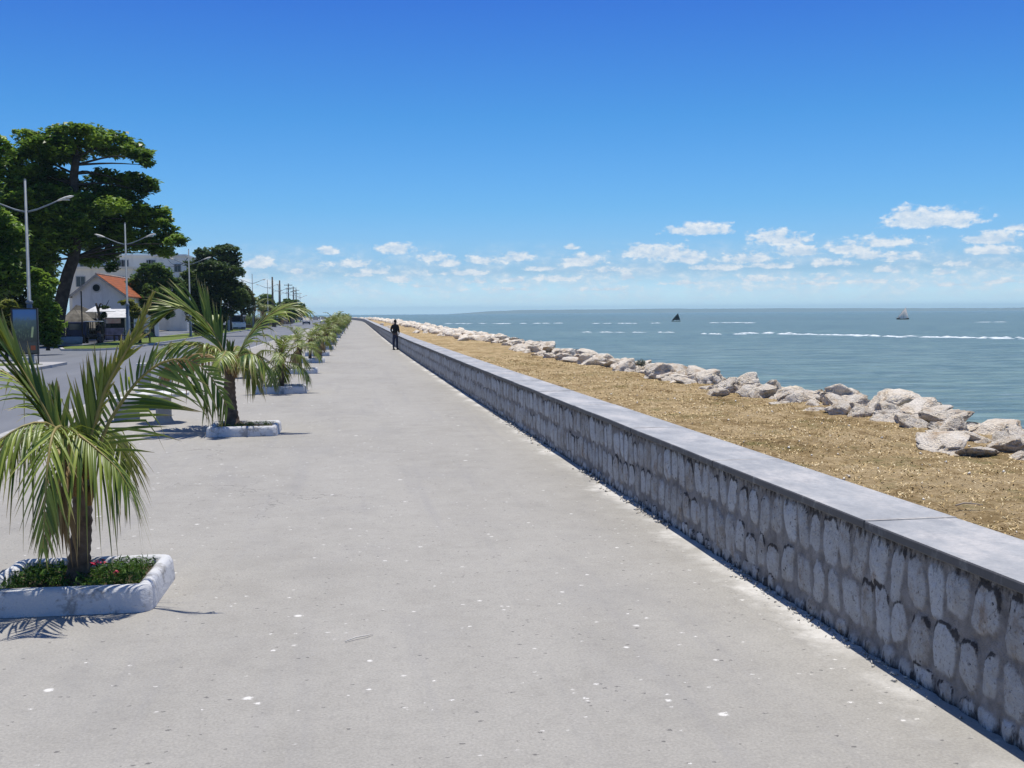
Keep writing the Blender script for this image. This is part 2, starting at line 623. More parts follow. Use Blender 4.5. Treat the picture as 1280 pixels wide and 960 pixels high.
def build_ground():
    s_list = np.concatenate([np.arange(0, 60, 0.5), np.arange(60, 200, 2), np.arange(200, SMAX, 6)])
    offs = [-0.2, 0.0, 0.06, 0.14, 0.25, 0.4, 0.6, 0.9, 1.5, 3, 6, 9.0, 9.12]
    edge = [1, 1, 0.92, 0.8, 0.62, 0.42, 0.2, 0.0, 0, 0, 0, 0, 0]
    strip_along_wall('pavement', offs, [0.0] * 13, mat_pavement(), s_list, edge, 'structure')
    kerb = plain('kerb_concrete', (0.5, 0.49, 0.47), (0.36, 0.35, 0.33), 3, 0.85)
    # kerb down to the road
    strip_along_wall('kerb', [9.12, 9.13, 9.27, 9.28], [-0.02, 0.012, 0.012, -0.14], kerb, s_list, None, 'structure')
    # road
    m, nt, b = new_mat('road_asphalt')
    p = nt.pos()
    f = nt.noise(nt.vmath('MULTIPLY', p, (1.0, 0.15, 1)), 0.6, 5, 0.6)
    g = nt.noise(p, 40, 4, 0.7)
    col = nt.ramp(f, [(0.3, (0.135, 0.143, 0.158)), (0.7, (0.19, 0.198, 0.212))])
    col = nt.mix(nt.mapr(g, 0.3, 0.7, 0, 0.4), col, (0.12, 0.125, 0.135))
    setp(nt, b, col, 0.75, 0.35, nt.bump(g, 0.3, 0.01))
    strip_along_wall('road', [9.28, 12, 20, 32], [-0.125] * 4, m, s_list, None, 'structure')
    # land behind, one broad sheet that ends where the coast turns away
    md, nt, b = new_mat('sandy_ground')
    p = nt.pos()
    f = nt.noise(p, 0.12, 6, 0.65)
    g = nt.noise(p, 3, 5, 0.7)
    col = nt.ramp(f, [(0.35, (0.34, 0.29, 0.22)), (0.5, (0.40, 0.36, 0.29)), (0.65, (0.24, 0.22, 0.15))])
    col = nt.mix(nt.mapr(g, 0.35, 0.65, 0, 0.3), col, (0.2, 0.17, 0.12))
    setp(nt, b, col, 0.95, 0.1, nt.bump(g, 0.4, 0.03))
    x, y, nx, ny = wall_at(np.array([0, 60, 120, 200, 300, 380, 450, 520, 580, 640, 700, SMAX]))
    coast = [(float(a - c * 2.0), float(bb - d * 2.0)) for a, bb, c, d in zip(x, y, nx, ny)]
    poly = [(-4200, -300), (8, -300), (8, -20)] + coast + [(-400, 770), (-1500, 1100), (-4200, 1500)]
    sheet('ground', poly, -0.16, md, 2.2)
    # raised town side beyond the carriageways
    side = [(-27.5, -30), (-27.5, 70), (-24.5, 78), (-26.5, 96), (-27, 200), (-27.5, 330), (-33, 430), (-60, 520), (-130, 600), (-400, 640), (-400, -30)]
    sheet('sidewalk', side, 0.0, md, 0.3)
    # traffic island with the poster panel: paved, a fringe of grass
    grass = plain('mown_grass', (0.10, 0.17, 0.03), (0.16, 0.17, 0.05), 1.5, 0.9, 0.1, 0.6)
    pale = plain('pale_paving', (0.42, 0.41, 0.40), (0.33, 0.32, 0.31), 1.2, 0.9)
    t = at(84, 452.5, 0)
    isl = [(t.x, t.y), (t.x + 0.1, t.y - 3), (-13.0, 40), (-13.6, 28), (-24.5, 28), (-23.6, 50.5), (-19, 52.3), (t.x - 1.5, t.y + 0.6)]
    sheet('traffic_island', isl, 0.0, pale, 0.2)
    sheet('island_grass', [(-23.4, 47.5), (-16.5, 47.5), (-13.6, 49.7), (-14.6, 50.8), (-19, 52.0), (-23.4, 50.2)], 0.02, grass, 0.03)
    # long grassed median with the lamps
    t = at(122, 438, 0)
    med = [(-15.4, 75), (-16.6, 72.5), (-18.8, 73), (-19.7, 76), (-19.6, 140), (-19.8, 300), (-22, 370), (-27, 430), (-23.5, 430), (-18, 370), (-15.6, 300), (-15.3, 140)]
    sheet('median_kerb', med, 0.0, kerb, 0.2)
    cx = [(a + (0.16 if a < -17.4 else -0.16), bb + (0.2 if bb < 80 else -0.2)) for a, bb in med]
    sheet('median_grass', cx, 0.025, grass, 0.04)


# ---------------------------------------------------------------- sea wall
def mat_masonry():
    m, nt, b = new_mat('whitewashed_rubble_masonry')
    p = nt.pos()
    st = nt.attr('stone')
    tn = nt.attr('tone')
    n1 = nt.noise(p, 9, 6, 0.65)
    n2 = nt.noise(p, 38, 5, 0.7)
    n3 = nt.noise(nt.vmath('MULTIPLY', p, (1, 1, 0.35)), 16, 6, 0.7)
    stone = nt.mix(nt.mapr(n1, 0.36, 0.62), (0.30, 0.265, 0.225), (0.43, 0.43, 0.43))
    stone = nt.mix(nt.mapr(tn, 0.0, 1.0, 0.0, 0.75), stone, (0.58, 0.60, 0.62))
    stone = nt.mix(nt.mapr(nt.noise(nt.vmath('MULTIPLY', p, (1, 1, 0.6)), 5.5, 5, 0.7), 0.56, 0.68, 0, 0.7), stone, (0.25, 0.175, 0.115))
    stone = nt.mix(nt.mapr(n2, 0.55, 0.68, 0, 0.75), stone, (0.12, 0.095, 0.08))
    pit = nt.voro(nt.vmath('ADD', p, nt.vmath('MULTIPLY', nt.comb(n1, n2, n1), (0.1, 0.1, 0.1))), 17)
    stone = nt.mix(nt.math('MULTIPLY', nt.mapr(pit.outputs['Distance'], 0.2, 0.1), nt.math('GREATER_THAN', nt.sep(pit.outputs['Color'])[0], 0.72)), stone, (0.03, 0.028, 0.03))
    mort = nt.mix(nt.mapr(n1, 0.35, 0.65), (0.18, 0.165, 0.155), (0.31, 0.295, 0.285))
    col = nt.mix(st, mort, stone)
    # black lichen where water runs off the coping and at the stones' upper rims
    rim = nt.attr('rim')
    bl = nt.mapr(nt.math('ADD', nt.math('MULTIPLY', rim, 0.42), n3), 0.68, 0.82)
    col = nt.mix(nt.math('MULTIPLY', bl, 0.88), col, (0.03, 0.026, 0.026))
    h = nt.math('ADD', nt.math('MULTIPLY', n2, 0.8), n1)
    setp(nt, b, col, 0.92, 0.15, nt.bump(h, 0.9, 0.03))
    return m


def wall_face(s0, s1, ds, nz, rng, stones):
    """height field of the landward face: rows of upright stones set in mortar"""
    s = np.arange(s0, s1 + ds * 0.5, ds)
    z = np.linspace(0.0, 0.77, nz)
    Sg, Zg = np.meshgrid(s, z, indexing='ij')
    hgt = (fbm2(Sg * 6, Zg * 6, 5) - 0.5) * 0.02
    msk = np.zeros_like(Sg)
    ton = np.zeros_like(Sg)
    rim = np.zeros_like(Sg)
    wob = (fbm2(Sg * 11, Zg * 8, 11) - 0.5) * 0.70
    for (c, zc, a, bb, tilt, pw, tone, dep) in stones:
        if c < s0 - 0.3 or c > s1 + 0.3:
            continue
        i0, i1 = np.searchsorted(s, [c - a * 1.5 - 0.08, c + a * 1.5 + 0.08])
        if i1 <= i0:
            continue
        u = Sg[i0:i1] - c
        v = Zg[i0:i1] - zc
        u = u + tilt * v
        taper = 1.0 + 0.25 * (v / bb) * (tone - 0.5)
        d = (np.abs(u / (a * taper)) ** pw + np.abs(v / bb) ** pw) ** (1 / pw) + wob[i0:i1]
        k = np.clip((1.06 - d) / 0.16, 0, 1)
        hh = dep * np.sqrt(np.clip(1.05 - d, 0, 1)) * (1 + 0.6 * (fbm2(Sg[i0:i1] * 14, Zg[i0:i1] * 14, 3) - 0.5))
        upd = k > msk[i0:i1]
        hgt[i0:i1] = np.where(k > 0, np.maximum(hgt[i0:i1], hh), hgt[i0:i1])
        msk[i0:i1] = np.maximum(msk[i0:i1], k)
        ton[i0:i1] = np.where(upd, tone, ton[i0:i1])
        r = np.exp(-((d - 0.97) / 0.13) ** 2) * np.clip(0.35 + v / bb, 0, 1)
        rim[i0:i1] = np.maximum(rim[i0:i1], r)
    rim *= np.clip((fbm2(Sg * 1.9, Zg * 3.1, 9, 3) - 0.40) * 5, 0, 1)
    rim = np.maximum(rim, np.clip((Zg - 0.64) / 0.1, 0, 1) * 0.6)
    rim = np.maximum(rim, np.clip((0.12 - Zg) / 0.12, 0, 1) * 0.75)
    x, y, nx, ny = wall_at(s)
    V = np.stack([x[:, None] + nx[:, None] * hgt, y[:, None] + ny[:, None] * hgt, Zg], -1)
    return V.reshape(-1, 3), grid_faces(len(s), nz), dict(stone=msk.ravel(), tone=ton.ravel(), rim=rim.ravel())


def build_wall():
    rng = random.Random(3)
    stones = []
    for row, (z0, z1) in enumerate(((0.41, 0.755), (0.10, 0.425), (-0.07, 0.10))):
        s = 10.0
        while s < 132:
            w = rng.uniform(0.15, 0.29) if row < 2 else rng.uniform(0.12, 0.26)
            if row == 0 and rng.random() < 0.07:
                w = 0.33
            gap = rng.uniform(0.010, 0.028)
            hh = (z1 - z0) / 2 * rng.uniform(0.66, 1.0)
            stones.append((s + w / 2, (z0 + z1) / 2 + rng.uniform(-0.035, 0.035), (w / 2 - gap), hh, rng.uniform(-0.2, 0.2),
                           rng.uniform(2.4, 5.5), rng.random() * (0.75 if row else 1.0), rng.uniform(0.010, 0.028)))
            s += w
    t = thing('sea_wall', 'long low rubble-stone sea wall with flat concrete coping beside the promenade', 'wall', (3.1, 5, 0))
    L = np.array(t.location)
    parts = []
    parts.append(wall_face(S0 - 6, S0 + 26, 0.0125, 58, rng, stones))
    parts.append(wall_face(S0 + 26, S0 + 115, 0.045, 22, rng, stones))
    parts.append(wall_face(S0 + 115, SMAX - 2, 2.0, 4, rng, []))
    V, Fc, A = [], [], dict(stone=[], tone=[], rim=[])
    n = 0
    for v, f, a in parts:
        V.append(v)
        Fc.append(f + n)
        n += len(v)
        for k in A:
            A[k].append(a[k])
    A = {k: np.concatenate(v) for k, v in A.items()}
    A['stone'][len(parts[0][0]) + len(parts[1][0]):] = 0.55
    mas = mat_masonry()
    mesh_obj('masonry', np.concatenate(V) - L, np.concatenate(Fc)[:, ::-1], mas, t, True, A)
    # seaward face and core
    s = np.concatenate([np.arange(2, 130, 1.0), np.arange(130, SMAX - 2, 4.0)])
    x, y, nx, ny = wall_at(s)
    o1 = -(WALL_T - 0.02)
    rows = [np.stack([x + nx * o1, y + ny * o1, 0 * x + z], -1) for z in (-0.3, 0.77)]
    V2 = np.stack(rows, 1).reshape(-1, 3) - L
    nn = len(V2)
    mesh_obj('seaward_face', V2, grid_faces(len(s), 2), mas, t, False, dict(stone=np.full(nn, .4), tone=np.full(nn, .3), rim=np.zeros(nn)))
    # coping: cast lengths with a hairline joint between them
    m, nt, b = new_mat('smooth_cement_coping')
    p = nt.pos()
    n1 = nt.noise(nt.vmath('MULTIPLY', p, (1, 0.5, 1)), 2.4, 7, 0.68)
    n2 = nt.noise(p, 30, 5, 0.7)
    n3 = nt.noise(nt.vmath('MULTIPLY', p, (1, 0.25, 1)), 5, 5, 0.65)
    col = nt.ramp(n1, [(0.36, (0.30, 0.305, 0.305)), (0.5, (0.385, 0.385, 0.375)), (0.62, (0.50, 0.48, 0.45))])
    col = nt.mix(nt.mapr(n3, 0.5, 0.75, 0, 0.5), col, (0.50, 0.50, 0.485))
    col = nt.mix(nt.mapr(n2, 0.35, 0.6, 0.3, 0), col, (0.2, 0.21, 0.22))
    col = nt.mix(nt.mapr(nt.noise(nt.vmath('MULTIPLY', p, (1, 0.6, 1)), 3.4, 7, 0.72), 0.52, 0.66, 0, 0.55), col, (0.215, 0.225, 0.235))
    sp = nt.voro(nt.vmath('ADD', p, nt.vmath('MULTIPLY', nt.comb(n2, n1, n2), (0.05, 0.05, 0))), 6)
    col = nt.mix(nt.math('MULTIPLY', nt.mapr(sp.outputs['Distance'], 0.09, 0.05, 0, 0.8), nt.math('GREATER_THAN', nt.sep(sp.outputs['Color'])[0], 0.72)), col, (0.72, 0.71, 0.68))
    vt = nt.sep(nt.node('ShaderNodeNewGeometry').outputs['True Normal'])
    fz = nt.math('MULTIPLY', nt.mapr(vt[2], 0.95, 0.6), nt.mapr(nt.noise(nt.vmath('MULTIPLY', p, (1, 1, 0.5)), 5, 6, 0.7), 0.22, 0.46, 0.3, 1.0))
    col = nt.mix(nt.math('MULTIPLY', fz, 0.85), col, (0.035, 0.033, 0.035))   # patchy near-black on every face not turned upward
    setp(nt, b, col, 0.62, 0.35, nt.bump(n2, 0.2, 0.008))
    bk = [8.0]
    rj = random.Random(9)
    joints = []
    for jy in (6.15, 8.9, 11.6, 14.65):
        joints.append(S0 + jy + 0.02)
    j = joints[-1]
    while j < S0 + 120:
        j += rj.uniform(2.5, 3.1)
        joints.append(j)
    edges = [1.0, S0 - 1.5, S0 + 3.4] + joints + [SMAX - 2]
    c = MB()
    prof = [(0.042, 0.766), (0.046, 0.772), (0.046, 0.812), (0.040, 0.82), (-WALL_T + 0.012, 0.822), (-WALL_T, 0.81), (-WALL_T, 0.766)]
    for a, e in zip(edges[:-1], edges[1:]):
        ln = e - a
        k = max(2, int(ln / (0.6 if a < S0 + 120 else 5)))
        ss = np.linspace(a + 0.009, e - 0.009, k)
        x, y, nx, ny = wall_at(ss)
        dz = rj.uniform(-0.003, 0.003)
        rings = []
        for i in range(k):
            wv = 0.006 * math.sin(ss[i] * 2.3) + rj.uniform(-0.003, 0.003)
            rings.append([(x[i] + nx[i] * (q + (wv if q > 0 else 0)) - L[0], y[i] + ny[i] * (q + (wv if q > 0 else 0)) - L[1], zz + dz) for q, zz in prof])
        c.loft(rings)
    for q in joints:
        # pale mortar bead struck across every joint
        x, y, nx, ny = [float(v) for v in wall_at(q)]
        a_ = math.atan2(ny, nx)
        c.box((x + nx * (0.045 - WALL_T) / 2 - L[0], y + ny * (0.045 - WALL_T) / 2 - L[1], 0.797), (WALL_T + 0.036, 0.034, 0.056), a_, mi=1, bev=0.004)
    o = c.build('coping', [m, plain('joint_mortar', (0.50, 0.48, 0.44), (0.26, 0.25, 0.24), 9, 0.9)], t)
    up_all(o)
    # crumbled lime and stone chips along the foot of the wall
    g = np.random.default_rng(5)
    N = 3000
    sc = S0 + 3 + g.power(1.0, N) ** 1.6 * 75
    keep = fbm2(sc * 0.6, sc * 0 + 3, 4, 3) + g.normal(0, 0.08, N) > 0.45
    bigz = np.exp(-((sc - S0 - 15.5) / 6.5) ** 2)
    sc, bigz = sc[keep], bigz[keep]
    N = len(sc)
    of = np.abs(g.normal(0.03, 0.05, N)) + 0.02 + np.abs(g.normal(0, 0.03, N)) * bigz
    x, y, nx, ny = wall_at(sc)
    C = np.stack([x + nx * of, y + ny * of, g.uniform(0.0, 0.012, N) + bigz * g.uniform(0, 0.07, N) * np.clip(1 - of / 0.12, 0, 1)], -1)
    chips('rubble_chips', C, g.uniform(0.004, 0.014, N) * (1 + 1.4 * bigz), plain('lime_chips', (0.66, 0.63, 0.57), (0.42, 0.39, 0.34), 9, 0.95), g)


def up_all(o):
    bm = bmesh.new()
    bm.from_mesh(o.data)
    bmesh.ops.recalc_face_normals(bm, faces=bm.faces)
    bm.to_mesh(o.data)
    bm.free()


def chips(name, C, size, mat, g):
    """many little angular chips as one loose mass"""
    T = np.array([(1, 0, -.4), (-.5, .87, -.4), (-.5, -.87, -.4), (.2, .1, .9)])
    N = len(C)
    q = g.normal(size=(N, 3, 3)) * 0.35 + np.eye(3)
    V = np.einsum('nij,kj->nki', q, T) * size[:, None, None]
    V[:, :, 2] *= 0.75
    V += C[:, None, :]
    base = np.array([(0, 1, 3), (1, 2, 3), (2, 0, 3), (0, 2, 1)])
    Fc = (np.arange(N)[:, None, None] * 4 + base).reshape(-1, 3)
    o = mesh_obj(name, V.reshape(-1, 3), Fc, mat)
    return tag(o, kind='stuff')


# ---------------------------------------------------------------- dry grass strip, rocks, sea
def build_strip():
    m, nt, b = new_mat('parched_turf')
    p = nt.pos()
    a = nt.noise(nt.vmath('MULTIPLY', p, (1, 0.7, 1)), 0.5, 5, 0.65)
    bb = nt.noise(p, 4, 6, 0.7)
    c = nt.noise(p, 22, 5, 0.75)
    d = nt.noise(p, 90, 3, 0.7)
    col = nt.ramp(nt.math('ADD', nt.math('MULTIPLY', a, 0.4), nt.math('MULTIPLY', bb, 0.6)),
                  [(0.34, (0.20, 0.14, 0.066)), (0.44, (0.36, 0.255, 0.122)), (0.54, (0.53, 0.395, 0.215)), (0.68, (0.61, 0.48, 0.285))])
    col = nt.mix(nt.mapr(c, 0.55, 0.66, 0, 0.8), col, (0.10, 0.065, 0.03))
    col = nt.mix(nt.mapr(c, 0.42, 0.28, 0, 0.6), col, (0.62, 0.52, 0.34))
    e_ = nt.noise(nt.vmath('MULTIPLY', p, (1.0, 0.55, 1)), 1.3, 8, 0.78)
    col = nt.mix(nt.mapr(e_, 0.52, 0.62, 0, 0.7), col, (0.20, 0.13, 0.055))
    col = nt.mix(nt.mapr(e_, 0.42, 0.32, 0, 0.5), col, (0.62, 0.50, 0.31))
    gr = nt.math('MULTIPLY', nt.mapr(nt.noise(p, 0.9, 5, 0.65), 0.52, 0.64), nt.mapr(bb, 0.42, 0.6))
    col = nt.mix(nt.math('MULTIPLY', gr, 0.75), col, (0.14, 0.14, 0.04))
    setp(nt, b, col, 0.95, 0.05, nt.bump(nt.math('ADD', c, nt.math('MULTIPLY', d, 0.5)), 1.0, 0.05))
    s = np.concatenate([np.arange(S0 - 2, S0 + 45, 0.12), np.arange(S0 + 45, S0 + 140, 0.8), np.arange(S0 + 140, SMAX - 4, 5)])
    off = -np.concatenate([np.arange(WALL_T - 0.04, 7.4, 0.13), [7.6, 8.2, 9.2, 10.2]])
    x, y, nx, ny = wall_at(s)
    X = x[:, None] + nx[:, None] * off
    Y = y[:, None] + ny[:, None] * off
    Z = 0.05 + (fbm2(X * 0.5, Y * 0.5, 2) - 0.5) * 0.22 + (fbm2(X * 4, Y * 4, 8) - 0.5) * 0.07
    Z = Z - np.clip((-off - 7.3) / 3.0, 0, 1)[None, :] * 1.8
    V = np.stack([X, Y, Z], -1).reshape(-1, 3)
    o = mesh_obj('dry_lawn', V, grid_faces(len(s), len(off)), m, None, True)
    up(o)
    tag(o, kind='structure')
    # blades and straw, thickest where the camera is near
    g = np.random.default_rng(21)
    N = 120000
    yy = 4.2 + (g.power(0.8, N) ** 1.5) * 46
    xx = np.interp(yy, WALL_A[:, 1], WALL_A[:, 0]) + WALL_T + g.uniform(-0.02, 6.6, N)
    clump = fbm2(xx * 2.2, yy * 2.2, 17)
    k = clump + g.normal(0, 0.2, N) > 0.42
    xx, yy = xx[k], yy[k]
    N = len(xx)
    zz = 0.045 + (fbm2(xx * 0.5, yy * 0.5, 2) - 0.5) * 0.22 + (fbm2(xx * 4, yy * 4, 8) - 0.5) * 0.07
    hgt = g.uniform(0.004, 0.026, N)
    th = g.uniform(0, 2 * PI, N)
    ln = g.uniform(0.02, 0.09, N)
    w = g.uniform(0.002, 0.005, N) * (1 + yy / 16)
    B = np.stack([xx, yy, zz], -1)
    T = B + np.stack([np.cos(th) * ln, np.sin(th) * ln, hgt], -1)
    sd = np.stack([-np.sin(th) * w, np.cos(th) * w, 0 * w], -1)
    M = (B + T) / 2 + np.stack([0 * w, 0 * w, hgt * 0.3], -1)
    V = np.stack([B - sd, B + sd, M + sd * 0.8, M - sd * 0.8, T], 1).reshape(-1, 3)
    i = np.arange(N)[:, None] * 5
    Fq = np.concatenate([i + np.array([[0, 1, 2]]), i + np.array([[0, 2, 3]]), i + np.array([[3, 2, 4]])])
    ton = np.repeat(np.clip(g.normal(0.5, 0.3, N), 0, 1), 5)
    mb, nt, b = new_mat('straw')
    col = nt.ramp(nt.attr('tone'), [(0.0, (0.09, 0.08, 0.02)), (0.22, (0.36, 0.25, 0.10)), (0.6, (0.64, 0.48, 0.24)), (1.0, (0.85, 0.72, 0.46))])
    setp(nt, b, col, 0.8, 0.15)
    tag(mesh_obj('dry_grass', V, Fq, mb, None, False, dict(tone=ton)), kind='stuff')
    # pale bits of shell and paper in the grass
    N = 260
    yy = 5 + g.power(0.9, N) ** 1.4 * 30
    xx = np.interp(yy, WALL_A[:, 1], WALL_A[:, 0]) + WALL_T + g.uniform(0.1, 6.3, N)
    zz = 0.07 + (fbm2(xx * 0.5, yy * 0.5, 2) - 0.5) * 0.22
    chips('shell_bits', np.stack([xx, yy, zz], -1), g.uniform(0.008, 0.028, N), plain('bleached_shell', (0.8, 0.76, 0.68)), g)
    c = at(1210, 632, 0.08)
    b = MB().tube([(-.14, .0, 0), (-.03, .02, .02), (.08, .0, .012), (.15, -.03, 0)], [.008, .009, .008, .005], 6)
    b.tube([(.02, .012, .016), (.07, .05, .03)], [.005, .003], 5)
    tag(b.build('stick', plain('bleached_wood', (0.5, 0.42, 0.33)), None, (c.x, c.y, 0.085)), 'short bleached stick lying on the dry grass behind the wall', 'stick')
    c = at(449, 799, 0.0)
    b = MB().tube([(-.09, -.06, .004), (-.02, -.005, .012), (.05, .03, .01), (.09, .075, .004)], [.003, .004, .004, .002], 6)
    tag(b.build('twig', plain('dry_twig', (0.8, 0.76, 0.68)), None, (c.x, c.y, 0.004)), 'thin pale curved twig lying on the grey promenade', 'twig')


def rock_mesh(seed, sub=4):
    rng = random.Random(seed)
    bm = bmesh.new()
    bmesh.ops.create_icosphere(bm, subdivisions=sub, radius=1.0)
    sc = (rng.uniform(0.85, 1.2), rng.uniform(0.75, 1.05), rng.uniform(0.46, 0.66))
    planes = []
    for _ in range(rng.randint(9, 13)):
        n = Vector((rng.gauss(0, 1), rng.gauss(0, 1), rng.gauss(0.1, 0.8))).normalized()
        planes.append((n, rng.uniform(0.38, 0.78)))
    off = Vector((seed * 7.3, seed * 3.1, seed * 1.7))
    for v in bm.verts:
        p = v.co.copy()
        for n, d in planes:
            e = p.dot(n) - d
            if e > 0:
                p -= n * e
        q = p + off
        w = noise.fractal(q * 1.5, 0.9, 2.1, 3) * 0.06 + noise.fractal(q * 5, 0.8, 2.1, 4) * 0.045
        cr = abs(noise.noise(q * 2.2))
        w -= max(0, 0.08 - cr) * 2.2
        p += p.normalized() * w
        v.co = Vector((p.x * sc[0], p.y * sc[1], p.z * sc[2])) * 1.28
    me = bpy.data.meshes.new('boulder')
    bm.to_mesh(me)
    bm.free()
    me.polygons.foreach_set('use_smooth', np.ones(len(me.polygons), dtype=bool))
    return me


def mat_rock():
    m, nt, b = new_mat('coral_limestone')
    o = nt.obj()
    r = nt.rnd()
    p = nt.vmath('ADD', o, nt.vmath('MULTIPLY', nt.comb(r, r, r), (31, 17, 11)))
    n1 = nt.noise(p, 1.6, 6, 0.62)
    n2 = nt.noise(p, 7, 6, 0.7)
    n3 = nt.noise(p, 26, 4, 0.7)
    col = nt.ramp(n1, [(0.32, (0.56, 0.43, 0.29)), (0.44, (0.80, 0.70, 0.55)), (0.62, (0.92, 0.84, 0.71))])
    col = nt.mix(nt.mapr(r, 0, 1, 0, 0.25), col, (0.55, 0.50, 0.44))
    col = nt.mix(nt.mapr(nt.noise(p, 1.1, 4, 0.6), 0.56, 0.68, 0, 0.55), col, (0.46, 0.29, 0.14))
    col = nt.mix(nt.mapr(n2, 0.60, 0.70, 0, 0.55), col, (0.2, 0.14, 0.10))
    pit = nt.voro(p, 14)
    col = nt.mix(nt.mapr(pit.outputs['Distance'], 0.14, 0.05, 0, 0.3), col, (0.2, 0.14, 0.1))
    h = nt.math('ADD', nt.math('ADD', n2, nt.math('MULTIPLY', n3, 0.5)), nt.math('MULTIPLY', pit.outputs['Distance'], 0.5))
    setp(nt, b, col, 0.9, 0.15, nt.bump(h, 0.8, 0.09))
    return m


ROCK_LABELS = [
    'rust-stained pale boulder at the right end of the rock bank',
    'smooth rounded cream boulder just beyond the rust-stained one',
    'broad flat-topped boulder that stands highest on the near rock bank',
    'long low grey rock slab lying along the edge of the dry grass',
    'split cream boulder leaning against the flat-topped one',
    'small wedge of rock below the split boulder at the grass edge',
]


def build_rocks():
    mat = mat_rock()
    meshes = [rock_mesh(i + 1) for i in range(12)]
    for me in meshes:
        me.materials.append(mat)
    rng = random.Random(12)
    G = 'boulders of the bank between dry grass and sea'
    cnt = [0]

    def put(x, y, z, s, rz, k, label, tilt=(0, 0), sz=1.0):
        o = bpy.data.objects.new('boulder', meshes[k])
        COL.objects.link(o)
        o.location = (x, y, z)
        o.rotation_euler = (tilt[0], tilt[1], rz)
        o.scale = (s, s, s * sz)
        tag(o, label, 'boulder', G)
        cnt[0] += 1
        return o
    # the near ones, one by one: pixel centre, half width in pixels, height factor, label
    near = [(1268, 556, 26, 0.9, 'rust-stained pale boulder that ends the rock bank at the right'),
            (1285, 568, 22, 0.9, 'pinkish cream boulder in front of the rust-stained one'),
            (1228, 562, 28, 0.7, 'low pitted grey rock between the long slab and the rust-stained boulder'),
            (1180, 521, 40, 0.95, 'smooth domed cream boulder at the middle of the near bank'),
            (1190, 549, 52, 0.6, 'long low sloping slab lying along the dry grass below the domed boulder'),
            (1226, 546, 28, 0.7, 'dark pitted rock on the seaward side behind the long slab'),
            (1124, 503, 43, 0.9, 'broad flat-topped boulder that stands highest on the near bank'),
            (1122, 520, 30, 1.0, 'split cream boulder in front of the broad flat-topped one'),
            (1100, 524, 20, 0.9, 'small cream rock at the grass edge below the flat-topped boulder'),
            (1080, 511, 20, 0.9, 'rock with a dark hollow beside the flat-topped boulder'),
            (1064, 503, 30, 0.9, 'triangular pale rock with a level cleft left of the flat-topped boulder'),
            (1052, 515, 18, 0.8, 'small pale stone at the foot of the triangular cleft rock'),
            (1020, 499, 25, 1.0, 'blocky cream boulder with a notched top'),
            (1025, 510, 22, 0.7, 'low brown-edged rock under the notched boulder'),
            (989, 493, 15, 1.0, 'small grey furrowed boulder between two larger cream ones'),
            (985, 502, 22, 0.6, 'flat cream stone under the grey furrowed boulder'),
            (955, 489, 25, 1.1, 'peaked cream boulder with a brown spot near its top'),
            (914, 483, 26, 1.15, 'tall rounded boulder with a dark brown underside, second peak of the bank'),
            (897, 491, 20, 0.8, 'low cracked rock in front of the tall rounded boulder')]
    for i, (px, py, hw, hz, lab) in enumerate(near):
        p = at(px, py + hw * 0.35, 0.0)
        dist = math.hypot(p.x, p.y)
        s = hw * dist / F * 0.86
        hz *= 0.72
        put(p.x, p.y + s * 0.5, s * 0.30 * hz, s, rng.uniform(0, 6.28), i % 12, lab, (rng.uniform(-.25, .25), rng.uniform(-.25, .25)), hz * 1.15)
    # the rest of the bank: three ragged rows stepping down to the water
    for k in range(52):
        y = 11.5 + k * 0.31 + rng.uniform(-.2, .2)
        put(wall_x(y) + 6.75 + rng.uniform(-.3, .9), y, rng.uniform(-.02, .12), rng.uniform(.18, .42), rng.uniform(0, 6.28), rng.randrange(12),
            'small cream stone filling the gaps between the near big boulders', (rng.uniform(-.5, .5), rng.uniform(-.5, .5)), rng.uniform(.8, 1.1))
    y = 9.0
    total = 296
    ys = []
    while cnt[0] < total:
        X0 = wall_x(y) + 6.6 + 0.25 * math.sin(y * 0.21) + (0.6 if y > 60 else 0)
        near_zone = y < 27.5
        for row in range(3):
            if cnt[0] >= total:
                break
            if near_zone and row == 0:
                continue
            s = rng.uniform(0.34, 0.66) * (1.0 if y < 32 else 0.92)
            if row == 2:
                s *= 1.1
            xx = X0 + row * 0.85 + rng.uniform(-0.3, 0.3)
            zz = (0.0, 0.02, -0.30)[row] + rng.uniform(-0.08, 0.12)
            if near_zone:
                zz -= 0.02 if y > 18 else 0.30
                xx += 0.35
            lab = ('pale boulder farther along the rock bank, at the edge of the dry grass' if row == 0 else
                   'pale boulder of the bank\'s middle row, between the grass-edge rocks and the water' if row == 1 else
                   'boulder of the lowest row, next to the water')
            put(xx, y + rng.uniform(-0.25, 0.25), zz, s, rng.uniform(0, 6.28), rng.randrange(12), lab, (rng.uniform(-.5, .5), rng.uniform(-.5, .5)), rng.uniform(0.6, 0.95))
        y += rng.uniform(0.66, 1.0) * (1.0 if y < 60 else 1.15)
    # beyond that the bank reads as one mass
    V, Fc, n = [], [], 0
    lo = []
    for i in range(5):
        me = rock_mesh(40 + i, 2)
        c = np.zeros(len(me.vertices) * 3)
        me.vertices.foreach_get('co', c)
        fi = np.zeros(len(me.polygons) * 3, dtype=np.int32)
        me.polygons.foreach_get('vertices', fi)
        lo.append((c.reshape(-1, 3), fi.reshape(-1, 3)))
        bpy.data.meshes.remove(me)
    s_ = S0 + y
